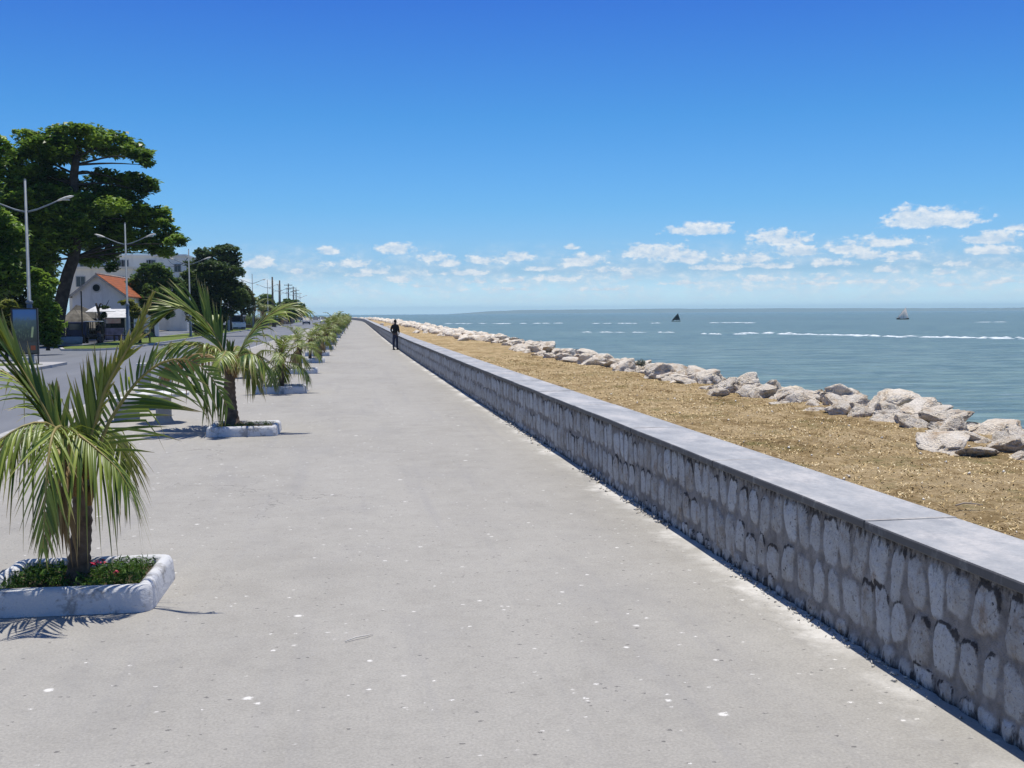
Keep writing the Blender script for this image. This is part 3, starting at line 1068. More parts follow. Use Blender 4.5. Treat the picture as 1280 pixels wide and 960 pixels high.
    while s_ < SMAX - 40:
        x, yy, nx, ny = [float(q) for q in wall_at(s_)]
        for row in range(3):
            v, f = lo[rng.randrange(5)]
            s = rng.uniform(0.42, 0.75) * (1 + (s_ - 100) / 500)
            o = -(7.2 + row * 1.0 + rng.uniform(-.4, .4)) * (1.0 if row else rng.uniform(0.8, 1))
            a = rng.uniform(0, 6.28)
            ca, sa = math.cos(a), math.sin(a)
            q = v @ np.array([[ca, sa, 0], [-sa, ca, 0], [0, 0, 1]]) * s
            V.append(q + np.array([x + nx * o, yy + ny * o, (0.1, 0.1, -0.5)[row]]))
            Fc.append(f + n)
            n += len(v)
        s_ += rng.uniform(0.9, 1.4) * (1 + (s_ - 100) / 300)
    o = mesh_obj('boulder_bank', np.concatenate(V), np.concatenate(Fc), mat, None, True)
    tag(o, 'far rocks of the bank merging into one pale line along the shore', 'rocks', kind='stuff')
    # a few stray stones on the far grass
    for k, (px, py) in enumerate(((477, 407.5), (485, 410), (520, 417), (532, 417.5))):
        p = at(px, py, 0)
        o = put(p.x, p.y, 0.12, rng.uniform(0.4, 0.6), rng.uniform(0, 6), k, 'stray pale stone lying on the far grass away from the bank')
        o['group'] = 'stray stones on the far grass'
    # grey-green tuft growing on the rocks
    p = at(801, 457, 0.3)
    g = np.random.default_rng(4)
    leaf_cloud('sea_purslane', [(0, 0, 0.10, 0.17, 0.15, 0.13)], 300, 0.06, M['grey_leaf'], g, loc=p,
               label='small grey-green tuft of plants growing on the rocks', cat='plant')


def build_sea():
    m, nt, b = new_mat('shallow_sea_water')
    p = nt.pos()
    big = nt.noise(nt.vmath('MULTIPLY', p, (1.0, 2.2, 1)), 0.006, 4, 0.55)
    mid = nt.noise(nt.vmath('MULTIPLY', p, (0.3, 1.0, 1)), 0.45, 7, 0.74)
    rip = nt.noise(nt.vmath('MULTIPLY', p, (0.3, 1.0, 1)), 1.7, 5, 0.7)
    col = nt.ramp(big, [(0.34, SEA[0]), (0.5, SEA[1]), (0.66, SEA[2])])
    silt = nt.noise(nt.vmath('MULTIPLY', p, (0.35, 1.0, 1)), 0.0022, 3, 0.5)
    col = nt.mix(nt.mapr(silt, 0.56, 0.68, 0, 0.5), col, (0.27, 0.22, 0.17))
    col = nt.mix(nt.mapr(mid, 0.40, 0.60, 0, 0.85), col, SEA[3])  # light and dark of the wavelets painted into the water colour
    col = nt.mix(nt.mapr(rip, 0.52, 0.64, 0, 0.7), col, SEA[3])
    col = nt.mix(nt.mapr(rip, 0.46, 0.34, 0, 0.6), col, (0.26, 0.33, 0.32))
    q = nt.vmath('MULTIPLY', p, (0.55, 1.0, 1))
    w1 = nt.noise(q, 0.42, 4, 0.6, 0.4)
    w2 = nt.noise(q, 2.2, 4, 0.6, 0.3)
    h = nt.math('ADD', nt.math('MULTIPLY', w1, 1.2), nt.math('MULTIPLY', w2, 0.36))
    setp(nt, b, col, 0.32, 0.30, nt.bump(h, 0.9, 0.55))
    # little white caps
    cap = nt.mapr(nt.noise(nt.vmath('MULTIPLY', p, (0.35, 1.0, 1)), 0.9, 3, 0.5), 0.70, 0.78)
    nt.inp(b.inputs['Base Color'], nt.mix(nt.math('MULTIPLY', cap, 0.5), col, (0.7, 0.75, 0.76)))
    ys = np.concatenate([[-600], np.arange(-200, 400, 20), np.geomspace(400, 11000, 30)])
    xs = np.concatenate([-np.geomspace(12000, 400, 10), np.arange(-300, 500, 50), np.geomspace(500, 12000, 16)])
    X, Y = np.meshgrid(xs, ys, indexing='ij')
    o = mesh_obj('sea', np.stack([X, Y, 0 * X - 1.9], -1).reshape(-1, 3), grid_faces(len(xs), len(ys)), m)
    up(o)
    tag(o, kind='structure')
    # breaking crests over the shallow bar
    g = np.random.default_rng(31)
    V, Fc, n = [], [], 0
    runs = [(975, 417.6, 1290, 424.3, 1.5), (1040, 418.6, 1200, 421.4, 1.2), (1170, 421.2, 1285, 422.2, 0.9), (928, 415.8, 968, 417.0, 1.3), (915, 417.6, 930, 418.0, .6), (870, 417, 905, 418, .5),
            (744, 404.5, 832, 404.0, .75), (560, 404.6, 702, 404.2, .75), (735, 415.3, 842, 415.6, .35), (900, 403.4, 908, 403.4, 1.3), (912, 403.4, 929, 403.6, 1.2), (935, 403.6, 947, 403.6, .8),
            (1230, 402.6, 1240, 402.7, .8)]
    for (x0, y0, x1, y1, th) in runs:
        a, c = at(x0, y0, -1.9), at(x1, y1, -1.9)
        ln = (c - a).length
        d = (c - a).normalized()
        k = max(4, int(ln / 1.4))
        sd = Vector((-d.y, d.x, 0))
        dist = ((a + c) / 2).length
        thick = th * dist * dist / (F * 4.0) * 0.33
        for i in range(k):
            if g.random() < (0.18 if th > 1.25 else 0.42):
                continue
            t0 = (i + g.uniform(-.3, .3)) / k
            l = ln / k * g.uniform(0.5, 1.5)
            wv = thick * g.uniform(0.25, 1.15)
            q = a + d * (t0 * ln) + sd * (g.normal(0, thick * 0.35) + math.sin(t0 * 9) * thick * 0.4)
            m_ = 7
            top = [q + d * (l * math.cos(2 * PI * j / m_)) * g.uniform(.6, 1) + sd * (wv * 0.5 * math.sin(2 * PI * j / m_)) * g.uniform(.6, 1.2) for j in range(m_)]
            V += [tuple(v) for v in top] + [tuple(q + Vector((0, 0, 0.16 * g.uniform(.5, 1.2))))]
            for j in range(m_):
                Fc.append((n + j, n + (j + 1) % m_, n + m_))
            n += m_ + 1
    fm = plain('sea_foam', (0.76, 0.79, 0.79), (0.45, 0.53, 0.54), 1.6, 0.8)
    tag(mesh_obj('foam', V, np.array(Fc), fm, None, True), kind='stuff')
    # low hills on the far side of the bay
    V, Fc = [], []
    D = 9300.0
    pts = [(560, 392.3, 0.0), (578, 391.8, 1.0), (590, 391, 1.8), (610, 390, 3.2), (650, 389, 4.6), (700, 388, 4.9), (760, 386.6, 5.0), (850, 386, 5.0), (950, 385.8, 4.6), (1050, 385.6, 4.0), (1150, 385.6, 3.6), (1220, 385.6, 3.2),
           (1300, 385.8, 3.0), (1420, 386, 3.5), (1600, 388, 4)]
    px = np.arange(560, 1600, 4.0)
    hh = np.interp(px, [q[0] for q in pts], [q[2] for q in pts]) * D / F
    hh = hh * (1 + 0.22 * (fbm2(px * 0.03, px * 0 + 1, 3) - 0.5)) + np.where(px > 1130, (fbm2(px * 0.4, px * 0, 9) - 0.45) * 6, 0)
    nrow = 5
    for q, h in zip(px, np.maximum(hh, 0.1)):
        d = ray(q, 390)
        d = d / math.hypot(d[0], d[1])
        for j, (dd, fz) in enumerate(((0, 0.0), (120, 0.55), (300, 1.0), (900, 0.75), (1300, 0.0))):
            V.append((d[0] * (D + dd), d[1] * (D + dd), -2.2 + (h + 2) * fz))
    o = mesh_obj('hills', V, grid_faces(len(px), nrow), plain('far_scrub_hills', (0.12, 0.13, 0.09), (0.16, 0.155, 0.11), 0.004, 1.0, 0.0, 0.0), None, True)
    up(o)
    tag(o, kind='structure')


SEA = [(0.150, 0.220, 0.175), (0.182, 0.262, 0.205), (0.22, 0.295, 0.23), (0.065, 0.110, 0.098)]

# ---------------------------------------------------------------- foliage
M = {}


def leaf_quads(P, size, g, up_bias=0.6, aspect=0.55):
    """one bent leaf spray (2 quads) for every point"""
    N = len(P)
    nrm = g.normal(size=(N, 3))
    nrm[:, 2] = np.abs(nrm[:, 2]) + up_bias * 2
    nrm /= np.linalg.norm(nrm, axis=1)[:, None]
    a = g.normal(size=(N, 3))
    a -= nrm * np.sum(a * nrm, 1)[:, None]
    a /= np.linalg.norm(a, axis=1)[:, None]
    b = np.cross(nrm, a)
    s = (size * g.uniform(0.6, 1.35, N))[:, None]
    w = s * aspect * 0.5
    p0 = P - a * s * 0.5
    p2 = P + a * s * 0.5 - nrm * s * 0.18
    pm = P + nrm * s * 0.08
    V = np.stack([p0, pm - b * w, p2, pm + b * w], 1).reshape(-1, 3)
    Fc = (np.arange(N)[:, None] * 4 + np.array([[0, 1, 2, 3]]))
    return V, Fc


def cloud_points(clumps, n, g, gap=0.0, seed=0):
    """points in a set of ellipsoids (x, y, z, rx, ry, rz), densest towards their upper shell"""
    c = np.array(clumps, float)
    if len(c) > 1 or n > 2000:
        # every leaf mass breaks up into smaller sprays that stand out of its outline
        sub = []
        for q in c:
            for _ in range(7):
                d = g.normal(size=3)
                d /= np.linalg.norm(d)
                f = g.uniform(0.30, 0.52)
                sub.append(np.concatenate([q[:3] + d * q[3:] * g.uniform(0.55, 0.92), q[3:] * f * np.array([1.1, 1.1, 0.85])]))
        c = np.concatenate([c * np.array([1, 1, 1, .82, .82, .82]), np.array(sub)])
    wgt = (c[:, 3] * c[:, 4] * c[:, 5]) ** 0.75
    k = g.choice(len(c), n, p=wgt / wgt.sum())
    d = g.normal(size=(n, 3))
    d /= np.linalg.norm(d, axis=1)[:, None]
    r = g.uniform(0.25, 1.0, n) ** 0.5
    # uneven outline
    r *= 0.62 + 0.72 * fbm2(d[:, 0] * 3 + k * 7.1, d[:, 2] * 3 + d[:, 1] * 2 + k, 4 + seed)
    P = c[k, :3] + d * r[:, None] * c[k, 3:]
    if gap > 0:
        s = c[:, 3:].mean() * 0.55
        f = fbm2(P[:, 0] / s + P[:, 2] * 0.7 / s, P[:, 1] / s + P[:, 2] / s, 21 + seed, 3)
        P = P[f > gap]
    return P


def leaf_cloud(name, clumps, n, size, mat, g, parent=None, loc=None, label=None, cat=None, gap=0.0, up_bias=0.6, aspect=0.55, seed=0):
    P = cloud_points(clumps, n, g, gap, seed)
    V, Fc = leaf_quads(P, size, g, up_bias, aspect)
    f = fbm2(P[:, 0] * 0.9, P[:, 2] * 1.4 + P[:, 1] * 0.9, 30 + seed, 3)
    ton = np.repeat(np.clip((f - 0.3) * 2.2 + g.normal(0, 0.22, len(P)), 0, 1), 4)
    o = mesh_obj(name, V, Fc, mat, parent, False, dict(tone=ton, tip=np.zeros(len(V))), None, loc)
    return tag(o, label, cat)


def limbs(mb, base, targets, r0, rng, fork=None, n=7):
    """tapered limbs from a fork to each target"""
    for t in targets:
        b = Vector(fork or base)
        t = Vector(t)
        mid = (b + t) / 2 + Vector((rng.uniform(-.4, .4), rng.uniform(-.4, .4), rng.uniform(0.1, 0.7)))
        P = spline([b, mid, t], n)
        mb.tube(P, [r0 * (1 - 0.85 * i / (n - 1)) for i in range(n)], 7)


def tree(name, label, base_px, Y, trunk_px, clumps_px, n, size, mat, trunk_r, seed, group=None, gap=0.0, depth=1.0, up_bias=0.6, limb_r=None, bark='bark'):
    """tree at the distance Y; trunk and leaf masses are given where the photograph shows them"""
    g = np.random.default_rng(seed)
    rng = random.Random(seed)
    b0 = atY(base_px[0], base_px[1], Y)
    b0.z = max(b0.z, -0.05)
    t = thing(name, label, 'tree', b0, 0, group)
    m = Y / F * 1.02
    cl = []
    for q in clumps_px:
        px, py, rx, ry = q[:4]
        dy = q[4] if len(q) > 4 else rng.uniform(-0.3, 0.3) * rx * m
        p = atY(px, py, Y + dy)
        cl.append((p.x - b0.x, p.y - b0.y, p.z - b0.z, rx * m, rx * m * depth * 0.9, ry * m * (1.22 if n > 60000 else 1.0)))
    leaf_cloud('crown', cl, n, size, mat, g, t, gap=gap, up_bias=up_bias, seed=seed % 50)
    mb = MB()
    tp = [Vector((0, 0, -0.1))] + [atY(px, py, Y) - b0 for px, py in trunk_px]
    P = spline(tp, 14)
    k = len(P)
    mb.tube(P, [trunk_r * (1.55 if i == 0 else 1.15 if i == 1 else 1 - 0.55 * i / k) for i in range(k)], 10)
    fork = P[-1]
    for c in cl:
        a = P[min(k - 1, max(3, int(k * 0.55 + (k * 0.45) * min(1, max(0, (c[2] - P[k // 2][2]) / max(0.5, fork[2] - P[k // 2][2])) - 0.25))))]
        limbs(mb, a, [(c[0], c[1], c[2] - c[5] * 0.35)], (limb_r or trunk_r * 0.42), rng)
        for _ in range(2):
            e = (c[0] + rng.uniform(-.7, .7) * c[3], c[1] + rng.uniform(-.6, .6) * c[4], c[2] + rng.uniform(-.1, .3) * c[5])
            limbs(mb, (c[0], c[1], c[2] - c[5] * 0.35), [e], (limb_r or trunk_r * 0.42) * 0.3, rng, n=5)
    mb.build('trunk', M[bark], t)
    return t


def frond_mesh(pts, n_pair=46, leaf=0.55, width=0.034, droop=0.35, lift=0.15, ang=(38, 62), start=0.16, roll=0.0, g=None, rim=0.02, curl=1.0, lop=(1.0, 1.0), ends=0.55):
    """feather leaf: rachis through pts, leaflets either side that sag with their length"""
    g = g or RNG
    P = np.array(spline(pts, 60))
    seg = np.linalg.norm(np.diff(P, axis=0), axis=1)
    cum = np.concatenate([[0], np.cumsum(seg)])
    L = cum[-1]

    def on(t):
        s = t * L
        return np.array([np.interp(s, cum, P[:, i]) for i in range(3)])
    V, Fc, tone, tip, mi = [], [], [], [], []
    # rachis
    rb = MB()
    k = 16
    pp = [on(i / (k - 1)) for i in range(k)]
    rb.tube(pp, [rim * (1 - 0.86 * (i / (k - 1)) ** 0.8) for i in range(k)], 6)
    V += rb.v
    Fc += rb.f
    tone += [0.5] * len(rb.v)
    tip += [0.0] * len(rb.v)
    mi += [1] * len(rb.f)
    UP = np.array([0, 0, 1.0])
    prevS = None
    for i in range(n_pair):
        t = start + (0.995 - start) * (i / (n_pair - 1)) ** 0.95
        p = on(t)
        T = on(min(1, t + 0.02)) - on(max(0, t - 0.02))
        T /= np.linalg.norm(T)
        S = np.cross(T, UP)
        if np.linalg.norm(S) < 0.25 and prevS is not None:
            S = prevS - T * np.dot(prevS, T)
        S /= np.linalg.norm(S) + 1e-9
        if prevS is not None and np.dot(S, prevS) < 0:
            S = -S
        prevS = S
        N = np.cross(S, T)
        c, s_ = math.cos(roll), math.sin(roll)
        S2, N2 = S * c + N * s_, N * c - S * s_
        u = (t - start) / (1 - start)
        ll = leaf * (0.62 + 0.75 * math.sin(PI * min(1, 0.12 + u * 0.80)) ** 1.0 - 0.0) * (1 - ends * u ** 2.2) * 0.8
        for side in (0, 1):
            sg = 1 if side else -1
            if g.random() < 0.035:
                continue
            a = R(ang[0] + (ang[1] - ang[0]) * u + g.normal(0, 5))
            d = sg * S2 * math.cos(a) + T * math.sin(a) + N2 * (lift + g.normal(0, 0.05))
            d /= np.linalg.norm(d)
            l = ll * lop[side] * g.uniform(0.8, 1.12)
            if l < 0.03:
                continue
            w = width * (0.55 + 0.45 * math.sin(PI * min(1, 0.2 + 0.7 * u))) * g.uniform(0.8, 1.15)
            wv = T - d * np.dot(T, d)
            wv /= np.linalg.norm(wv) + 1e-9
            fold = np.cross(wv, d)
            dr = droop * l * curl * g.uniform(0.6, 1.5)
            bend = g.random() < 0.10
            n0 = len(V)
            m_ = 5
            for j in range(m_):
                q = j / (m_ - 1)
                c_ = p + d * l * q * (1 - 0.12 * droop * q) + np.array([0, 0, -dr * q ** 2.0])
                if bend and q > 0.55:
                    c_ = c_ + np.array([0, 0, -l * (q - 0.55) * 0.8]) - d * l * (q - 0.55) * 0.5
                ww = w * (0.45, 1.0, 0.92, 0.6, 0.06)[j] * 0.5
                V += [c_ - wv * ww + fold * ww * 0.45, c_, c_ + wv * ww + fold * ww * 0.45]
                tp = q
                tip += [tp] * 3
            tn = float(np.clip(g.normal(0.45, 0.25), 0, 1))
            tone += [tn] * (3 * m_)
            for j in range(m_ - 1):
                b = n0 + j * 3
                Fc += [(b, b + 1, b + 4, b + 3), (b + 1, b + 2, b + 5, b + 4)]
                mi += [0, 0]
    return V, Fc, tone, tip, mi


def add_frond(parent, pts, mats=None, label=None, **kw):
    V, Fc, tone, tip, mi = frond_mesh(pts, **kw)
    o = mesh_obj('frond', V, Fc, mats or [M['palm_leaf'], M['palm_rib']], parent, True, dict(tone=tone, tip=tip), mi)
    if label:
        o['label'] = label
    return o


def palm_trunk(parent, pts, r0, r1, seed):
    rng = random.Random(seed)
    mb = MB()
    P = spline(pts, 26)
    rad = []
    for i in range(26):
        u = i / 25
        r = r1 + (r0 - r1) * (1 - u) ** 1.3 + r0 * 0.55 * max(0, 1 - u * 6) ** 2
        rad.append(r * (1 + (0.10 if i % 2 else -0.03) + rng.uniform(-.04, .04)))
    mb.tube(P, rad, 12)
    o = mb.build('trunk', M['palm_trunk'], parent)
    # old leaf bases wrapped round the top
    sh = MB()
    top = Vector(P[-1])
    for k in range(7):
        a = k * 2.4 + rng.uniform(-.2, .2)
        z = -0.16 + 0.04 * k
        d = Vector((math.cos(a), math.sin(a), 0))
        h = rng.uniform(0.16, 0.3)
        b = top + Vector((0, 0, z - 0.08)) + d * r1 * 0.9
        e = b + d * rng.uniform(0.03, 0.09) + Vector((0, 0, h))
        sh.tube([b, (b + e) / 2 + d * 0.01, e], [r1 * 0.62, r1 * 0.45, r1 * 0.2], 6)
    sh.build('leaf_sheath', M['palm_sheath'], parent)
    return o


def wild_palm(seed, n=10, length=1.9, crown=1.15, lean=(0.05, 0.05), wind=(-0.25, 0.0)):
    """young coconut palm with an untidy wind-blown head"""
    g = np.random.default_rng(seed)
    rng = random.Random(seed)
    t = thing('coconut_palm', 'x', 'palm tree', (0, 0, 0))
    top = (lean[0], lean[1], crown)
    palm_trunk(t, [(0, 0, 0), (lean[0] * .3, lean[1] * .3, crown * .4), top], 0.085, 0.062, seed)
    for k in range(n):
        a = k * 2.399 + rng.uniform(-.25, .25)
        u = k / (n - 1)
        el = R(82 - 95 * u + rng.uniform(-8, 8))
        L = length * (0.65 + 0.45 * math.sin(PI * min(1, 0.25 + 0.6 * u))) * rng.uniform(0.85, 1.1)
        d = Vector((math.cos(a), math.sin(a), 0))
        p = Vector(top) - Vector((0, 0, 0.12 * u))
        pts = [p]
        e = el
        for j in range(5):
            step = L / 5
            dd = d * math.cos(e) + Vector((0, 0, math.sin(e))) + Vector((wind[0], wind[1], 0)) * (0.25 * j / 4)
            p = p + dd.normalized() * step
            pts.append(p.copy())
            e -= R(rng.uniform(16, 27)) * (1.0 if j else 0.6)
        while any(q.z < 0.22 for q in pts):
            for j, q in enumerate(pts):
                q.z += 0.06 * j / 5
        dead = k == n - 1 and rng.random() < 0.6
        add_frond(t, pts, [M['palm_dead'], M['palm_rib']] if dead else None, 'brown withered frond' if dead else None,
                  n_pair=28, leaf=0.42, width=0.030, droop=0.25 + 0.5 * u + (0.3 if dead else 0), lift=0.25 - 0.25 * u, g=g, rim=0.018,
                  ang=(34, 64))
    return t


PLANTERS = [7.85, 19.1, 29.25, 39.1, 47.8, 55.6, 65.7, 76.2, 87.0, 97.6, 108.5, 119.4, 130.5, 141.5, 152.5, 164, 175, 187, 199, 211, 224, 238, 252, 266]
PX_R = -1.42


def make_planter(w=1.2, d=1.08, h=0.19):
    t = thing('planter', 'x', 'planter', (0, 0, 0))
    mb = MB()

    def ring(x0, y0, x1, y1, r, z):
        out = []
        for cx, cy, a0 in ((x1 - r, y1 - r, 0), (x0 + r, y1 - r, 90), (x0 + r, y0 + r, 180), (x1 - r, y0 + r, 270)):
            for k in range(5):
                a = R(a0 + 22.5 * k)
                out.append((cx + r * math.cos(a), cy + r * math.sin(a), z))
        return out
    hw, hd = w / 2, d / 2
    th = 0.10
    rr = [ring(-hw - .012, -hd - .012, hw + .012, hd + .012, 0.11, 0.0), ring(-hw, -hd, hw, hd, 0.10, h - 0.045), ring(-hw + .012, -hd + .012, hw - .012, hd - .012, 0.10, h - 0.014),
          ring(-hw + .04, -hd + .04, hw - .04, hd - .04, 0.08, h), ring(-hw + th - .03, -hd + th - .03, hw - th + .03, hd - th + .03, 0.06, h), ring(-hw + th, -hd + th, hw - th, hd - th, 0.05, h - 0.02),
          ring(-hw + th, -hd + th, hw - th, hd - th, 0.05, 0.04)]
    g = random.Random(2)
    rr = [[(x + g.uniform(-.004, .004), y + g.uniform(-.004, .004), z + g.uniform(-.003, .003)) for x, y, z in q] for q in rr]
    mb.loft(rr, cap=False, smooth=True)
    mb.build('planter_kerb', M['planter_white'], t)
    k = ring(-hw + th - .004, -hd + th - .004, hw - th + .004, hd - th + .004, 0.05, h - 0.075)
    mb = MB().add(k, [tuple(range(len(k)))])
    mb.build('soil', M['soil'], t)
    return t


def ground_cover(name, seed, n, w=0.96, d=0.84, hgt=0.12, flowers=0):
    g = np.random.default_rng(seed)
    x = g.uniform(-w / 2, w / 2, n)
    y = g.uniform(-d / 2, d / 2, n)
    k = fbm2(x * 4 + seed, y * 4, 3) + g.normal(0, 0.08, n) > 0.40
    x, y = x[k], y[k]
    z = 0.12 + g.uniform(0, 1, len(x)) * hgt * (0.45 + 0.8 * fbm2(x * 3, y * 3, seed))
    P = np.stack([x, y, z], -1)
    V, Fc = leaf_quads(P, 0.055, g, 0.0, 0.2)
    ton = np.repeat(np.clip(g.normal(0.5, 0.3, len(P)), 0, 1), 4)
    mats = [M['cover_leaf']]
    mi = [0] * len(Fc)
    if flowers:
        fx = g.uniform(0.05, w / 2 - 0.05, flowers)
        fy = g.uniform(-d / 2 + .05, d / 2 - .05, flowers)
        C = np.stack([fx, fy, 0.2 + g.uniform(0, 0.03, flowers)], -1)
        C = np.repeat(C, 6, 0) + g.normal(0, 0.012, (flowers * 6, 3))
        V2, F2 = leaf_quads(C, 0.03, g, 0.5, 0.9)
        Fc = np.concatenate([Fc, F2 + len(V)])
        V = np.concatenate([V, V2])
        ton = np.concatenate([ton, np.repeat(0.5, len(V2))])
        mi += [1] * len(F2)
        mats.append(M['red_flower'])
    o = mesh_obj(name, V, Fc, mats, None, False, dict(tone=ton, tip=np.zeros(len(V))), mi)
    return tag(o, kind='stuff')


ORD = ['nearest', 'second', 'third', 'fourth', 'fifth', 'sixth', 'seventh', 'eighth', 'ninth', 'tenth', 'eleventh', 'twelfth']


def build_planters():
    GP = 'white kerbed planters in a row along the promenade'
    GT = 'young coconut palms in the row of planters'
    proto = make_planter()
    palms = [wild_palm(101, 11, 1.15, 0.95, (0.04, 0.0)), wild_palm(102, 12, 1.1, 0.85, (-0.05, 0.05), (-0.1, 0.1)), wild_palm(103, 10, 1.25, 1.0, (0.08, 0.02), (-0.3, 0.1)), wild_palm(104, 12, 1.15, 0.9, (0.0, 0.08), (0.1, 0.0))]
    used = [False] * 4
    cov = [ground_cover('ground_cover', 5, 3600, hgt=0.09, flowers=4), ground_cover('ground_cover', 6, 900, hgt=0.07), ground_cover('ground_cover', 7, 350, hgt=0.04)]
    extra = ['holding green ground cover with red flowers', 'with sparse greenery beside the white octagonal table', 'with bare soil, its kerb chipped and grey', 'with thin tufts behind the chipped grey planter',
             'seen behind the leaning fronds of the fourth palm', 'almost hidden by fronds']
    pal = ['short broad palm with a tight head of stiff green fronds', 'slim palm with a loose head of yellow-green fronds', 'bushy low palm merging with the palm behind it', 'low palm with arching yellowish fronds']
    rng = random.Random(8)
    for i, y in enumerate(PLANTERS):
        p = proto if i == 0 else copy_tree(proto)
        c = Vector((PX_R - 0.6 + rng.uniform(-.03, .03) * (i > 0), y + 0.54, 0))
        if i in (0,):
            c.x = PX_R - 0.66
        p.location = c
        if i:
            p.scale = (rng.uniform(0.98, 1.12), rng.uniform(0.95, 1.1), rng.uniform(0.9, 1.15))
        if i < 6:
            tag(p, f'{ORD[i]} white kerbed planter of the row, {extra[i]}', group=GP)
        else:
            tag(p, 'small far white planter in the dense end of the palm row', group=GP)
        if i < 8:
            k = cov[0] if i == 0 else cov[1] if i == 1 else (cov[2] if i == 2 else cov[2].copy())
            if i > 2:
                COL.objects.link(k)
            k.location = c
        if i < 2:
            continue
        j = rng.randrange(4) if i > 5 else (1, 2, 0, 3)[i - 2]
        q = palms[j] if not used[j] else copy_tree(palms[j])
        used[j] = True
        q.location = (c.x, c.y, 0.08)
        q.rotation_euler = (0, 0, rng.uniform(0, 6.28))
        s = rng.uniform(0.85, 1.05) * (1.0 if i < 8 else 1.12)
        if i == 2:
            s = 1.0
        q.scale = (s, s, s * (1 if i < 8 else 1.1))
        if i < 6:
            tag(q, f'{ORD[i]} palm of the row, {pal[i - 2]}', group=GT)
        else:
            tag(q, 'far coconut palm overlapping its neighbours in the distant part of the row', group=GT)
    # the two near palms, frond by frond as the wind has left them
    Yb = PLANTERS[0] + 0.50
    base = at(97, 729, 0.1)
    Yb = base.y
    t = thing('coconut_palm', 'nearest coconut palm at the left edge with large drooping fronds and brown base', 'palm tree', base, 0, GT)

    def W(l, Y=None):
        return [atY(px, py, (Y or Yb) + dy) - base for px, py, dy in l]
    palm_trunk(t, W([(97, 731, 0), (100, 690, 0), (103, 640, 0), (98, 590, 0)]), 0.085, 0.062, 1)
    g = np.random.default_rng(77)
    add_frond(t, W([(93, 595, 0), (74, 553, -.02), (50, 503, -.06), (24, 458, -.12), (-8, 408, -.2), (-50, 355, -.3)]), g=g, leaf=0.5, width=0.03, droop=0.03, lift=0.05, ang=(74, 83), start=0.10, n_pair=46, roll=0.9, rim=0.026)
    add_frond(t, W([(92, 590, .05), (68, 530, .1), (38, 490, .15), (0, 463, .2), (-50, 455, .25), (-95, 478, .3)]), g=g, leaf=0.48, width=0.022, droop=0.4, lift=0.0, start=0.18, rim=0.02)
    add_frond(t, W([(92, 585, -.05), (72, 538, -.2), (42, 529, -.35), (4, 548, -.5), (-35, 590, -.6), (-55, 640, -.65)]), g=g, leaf=0.56, width=0.021, droop=0.85, lift=-0.1, start=0.2, rim=0.02)
    add_frond(t, W([(94, 585, -.08), (80, 537, -.35), (67, 540, -.6), (60, 578, -.80), (56, 632, -.88), (54, 685, -.92)]), g=g, leaf=0.40, width=0.020, droop=0.4, n_pair=30, lift=-0.1, start=0.2, ang=(52, 72), rim=0.02)
    add_frond(t, W([(96, 588, -.02), (84, 537, -.15), (104, 548, -.3), (126, 566, -.38), (146, 585, -.45), (160, 608, -.5)]), g=g, leaf=0.52, width=0.020, droop=0.8, lift=-0.1, start=0.15, rim=0.018)
    add_frond(t, W([(103, 600, 0), (110, 560, .02), (120, 522, .04), (131, 486, .05)]), g=g, leaf=0.50, width=0.028, droop=0.0, lift=0.06, start=0.08, ang=(60, 76), n_pair=30, roll=1.35, rim=0.022, lop=(0.25, 1.1), ends=0.25)
    add_frond(t, W([(118, 530, .05), (131, 488, .05), (151, 450, .06), (172, 414, .08), (191, 370, .1)]), [M['palm_yellow'], M['palm_rib']], 'folded yellowing frond pointing up to the right', g=g, leaf=0.26, width=0.03, droop=0.05, lift=0.1, start=0.1, ang=(72, 84), n_pair=34, roll=1.2, rim=0.02, lop=(.8, 1.0))
    add_frond(t, W([(92, 590, .1), (80, 545, .16), (71, 515, .2), (66, 492, .22)]), g=g, leaf=0.36, width=0.032, droop=0.0, lift=0.1, start=0.25, ang=(64, 80), n_pair=16, rim=0.015)
    add_frond(t, W([(103, 605, .03), (120, 568, .05), (134, 532, .06), (152, 503, .08), (174, 474, .04), (205, 452, -.06), (240, 451, -.2), (266, 474, -.3), (284, 508, -.35)]), g=g, leaf=0.56, width=0.028, droop=0.14, lift=-0.05, start=0.14, n_pair=40, ang=(30, 56), rim=0.02, roll=-1.25, ends=0.6, lop=(0.5, 1.1))
    add_frond(t, W([(96, 592, .1), (108, 540, .4), (128, 535, .8), (150, 560, 1.05), (162, 590, 1.15)]), g=g, leaf=0.46, width=0.026, droop=0.7, lift=0, start=0.2, rim=0.018)
    add_frond(t, W([(90, 592, .1), (60, 548, .45), (30, 540, .8), (0, 560, 1.0), (-15, 590, 1.1)]), g=g, leaf=0.40, width=0.026, droop=0.7, lift=0, start=0.2, rim=0.018)
    add_frond(t, W([(95, 600, -.05), (84, 575, -.22), (76, 590, -.36), (72, 625, -.45), (70, 645, -.48)]), [M['palm_dead'], M['palm_rib']], 'brown withered frond hanging by the trunk', g=g, n_pair=26, leaf=0.34, width=0.026, droop=0.9, lift=0, start=0.15, rim=0.016, ang=(60, 78))
    # second palm
    base = at(290, 532, 0.1)
    Yb = base.y
    t = thing('coconut_palm', 'second coconut palm of the row with wide green fronds swept to the left', 'palm tree', base, 0, GT)
    palm_trunk(t, W([(291, 533, 0), (288, 505, 0), (287, 480, 0), (287, 455, 0)]), 0.125, 0.085, 2)
    K = dict(g=g, rim=0.03)
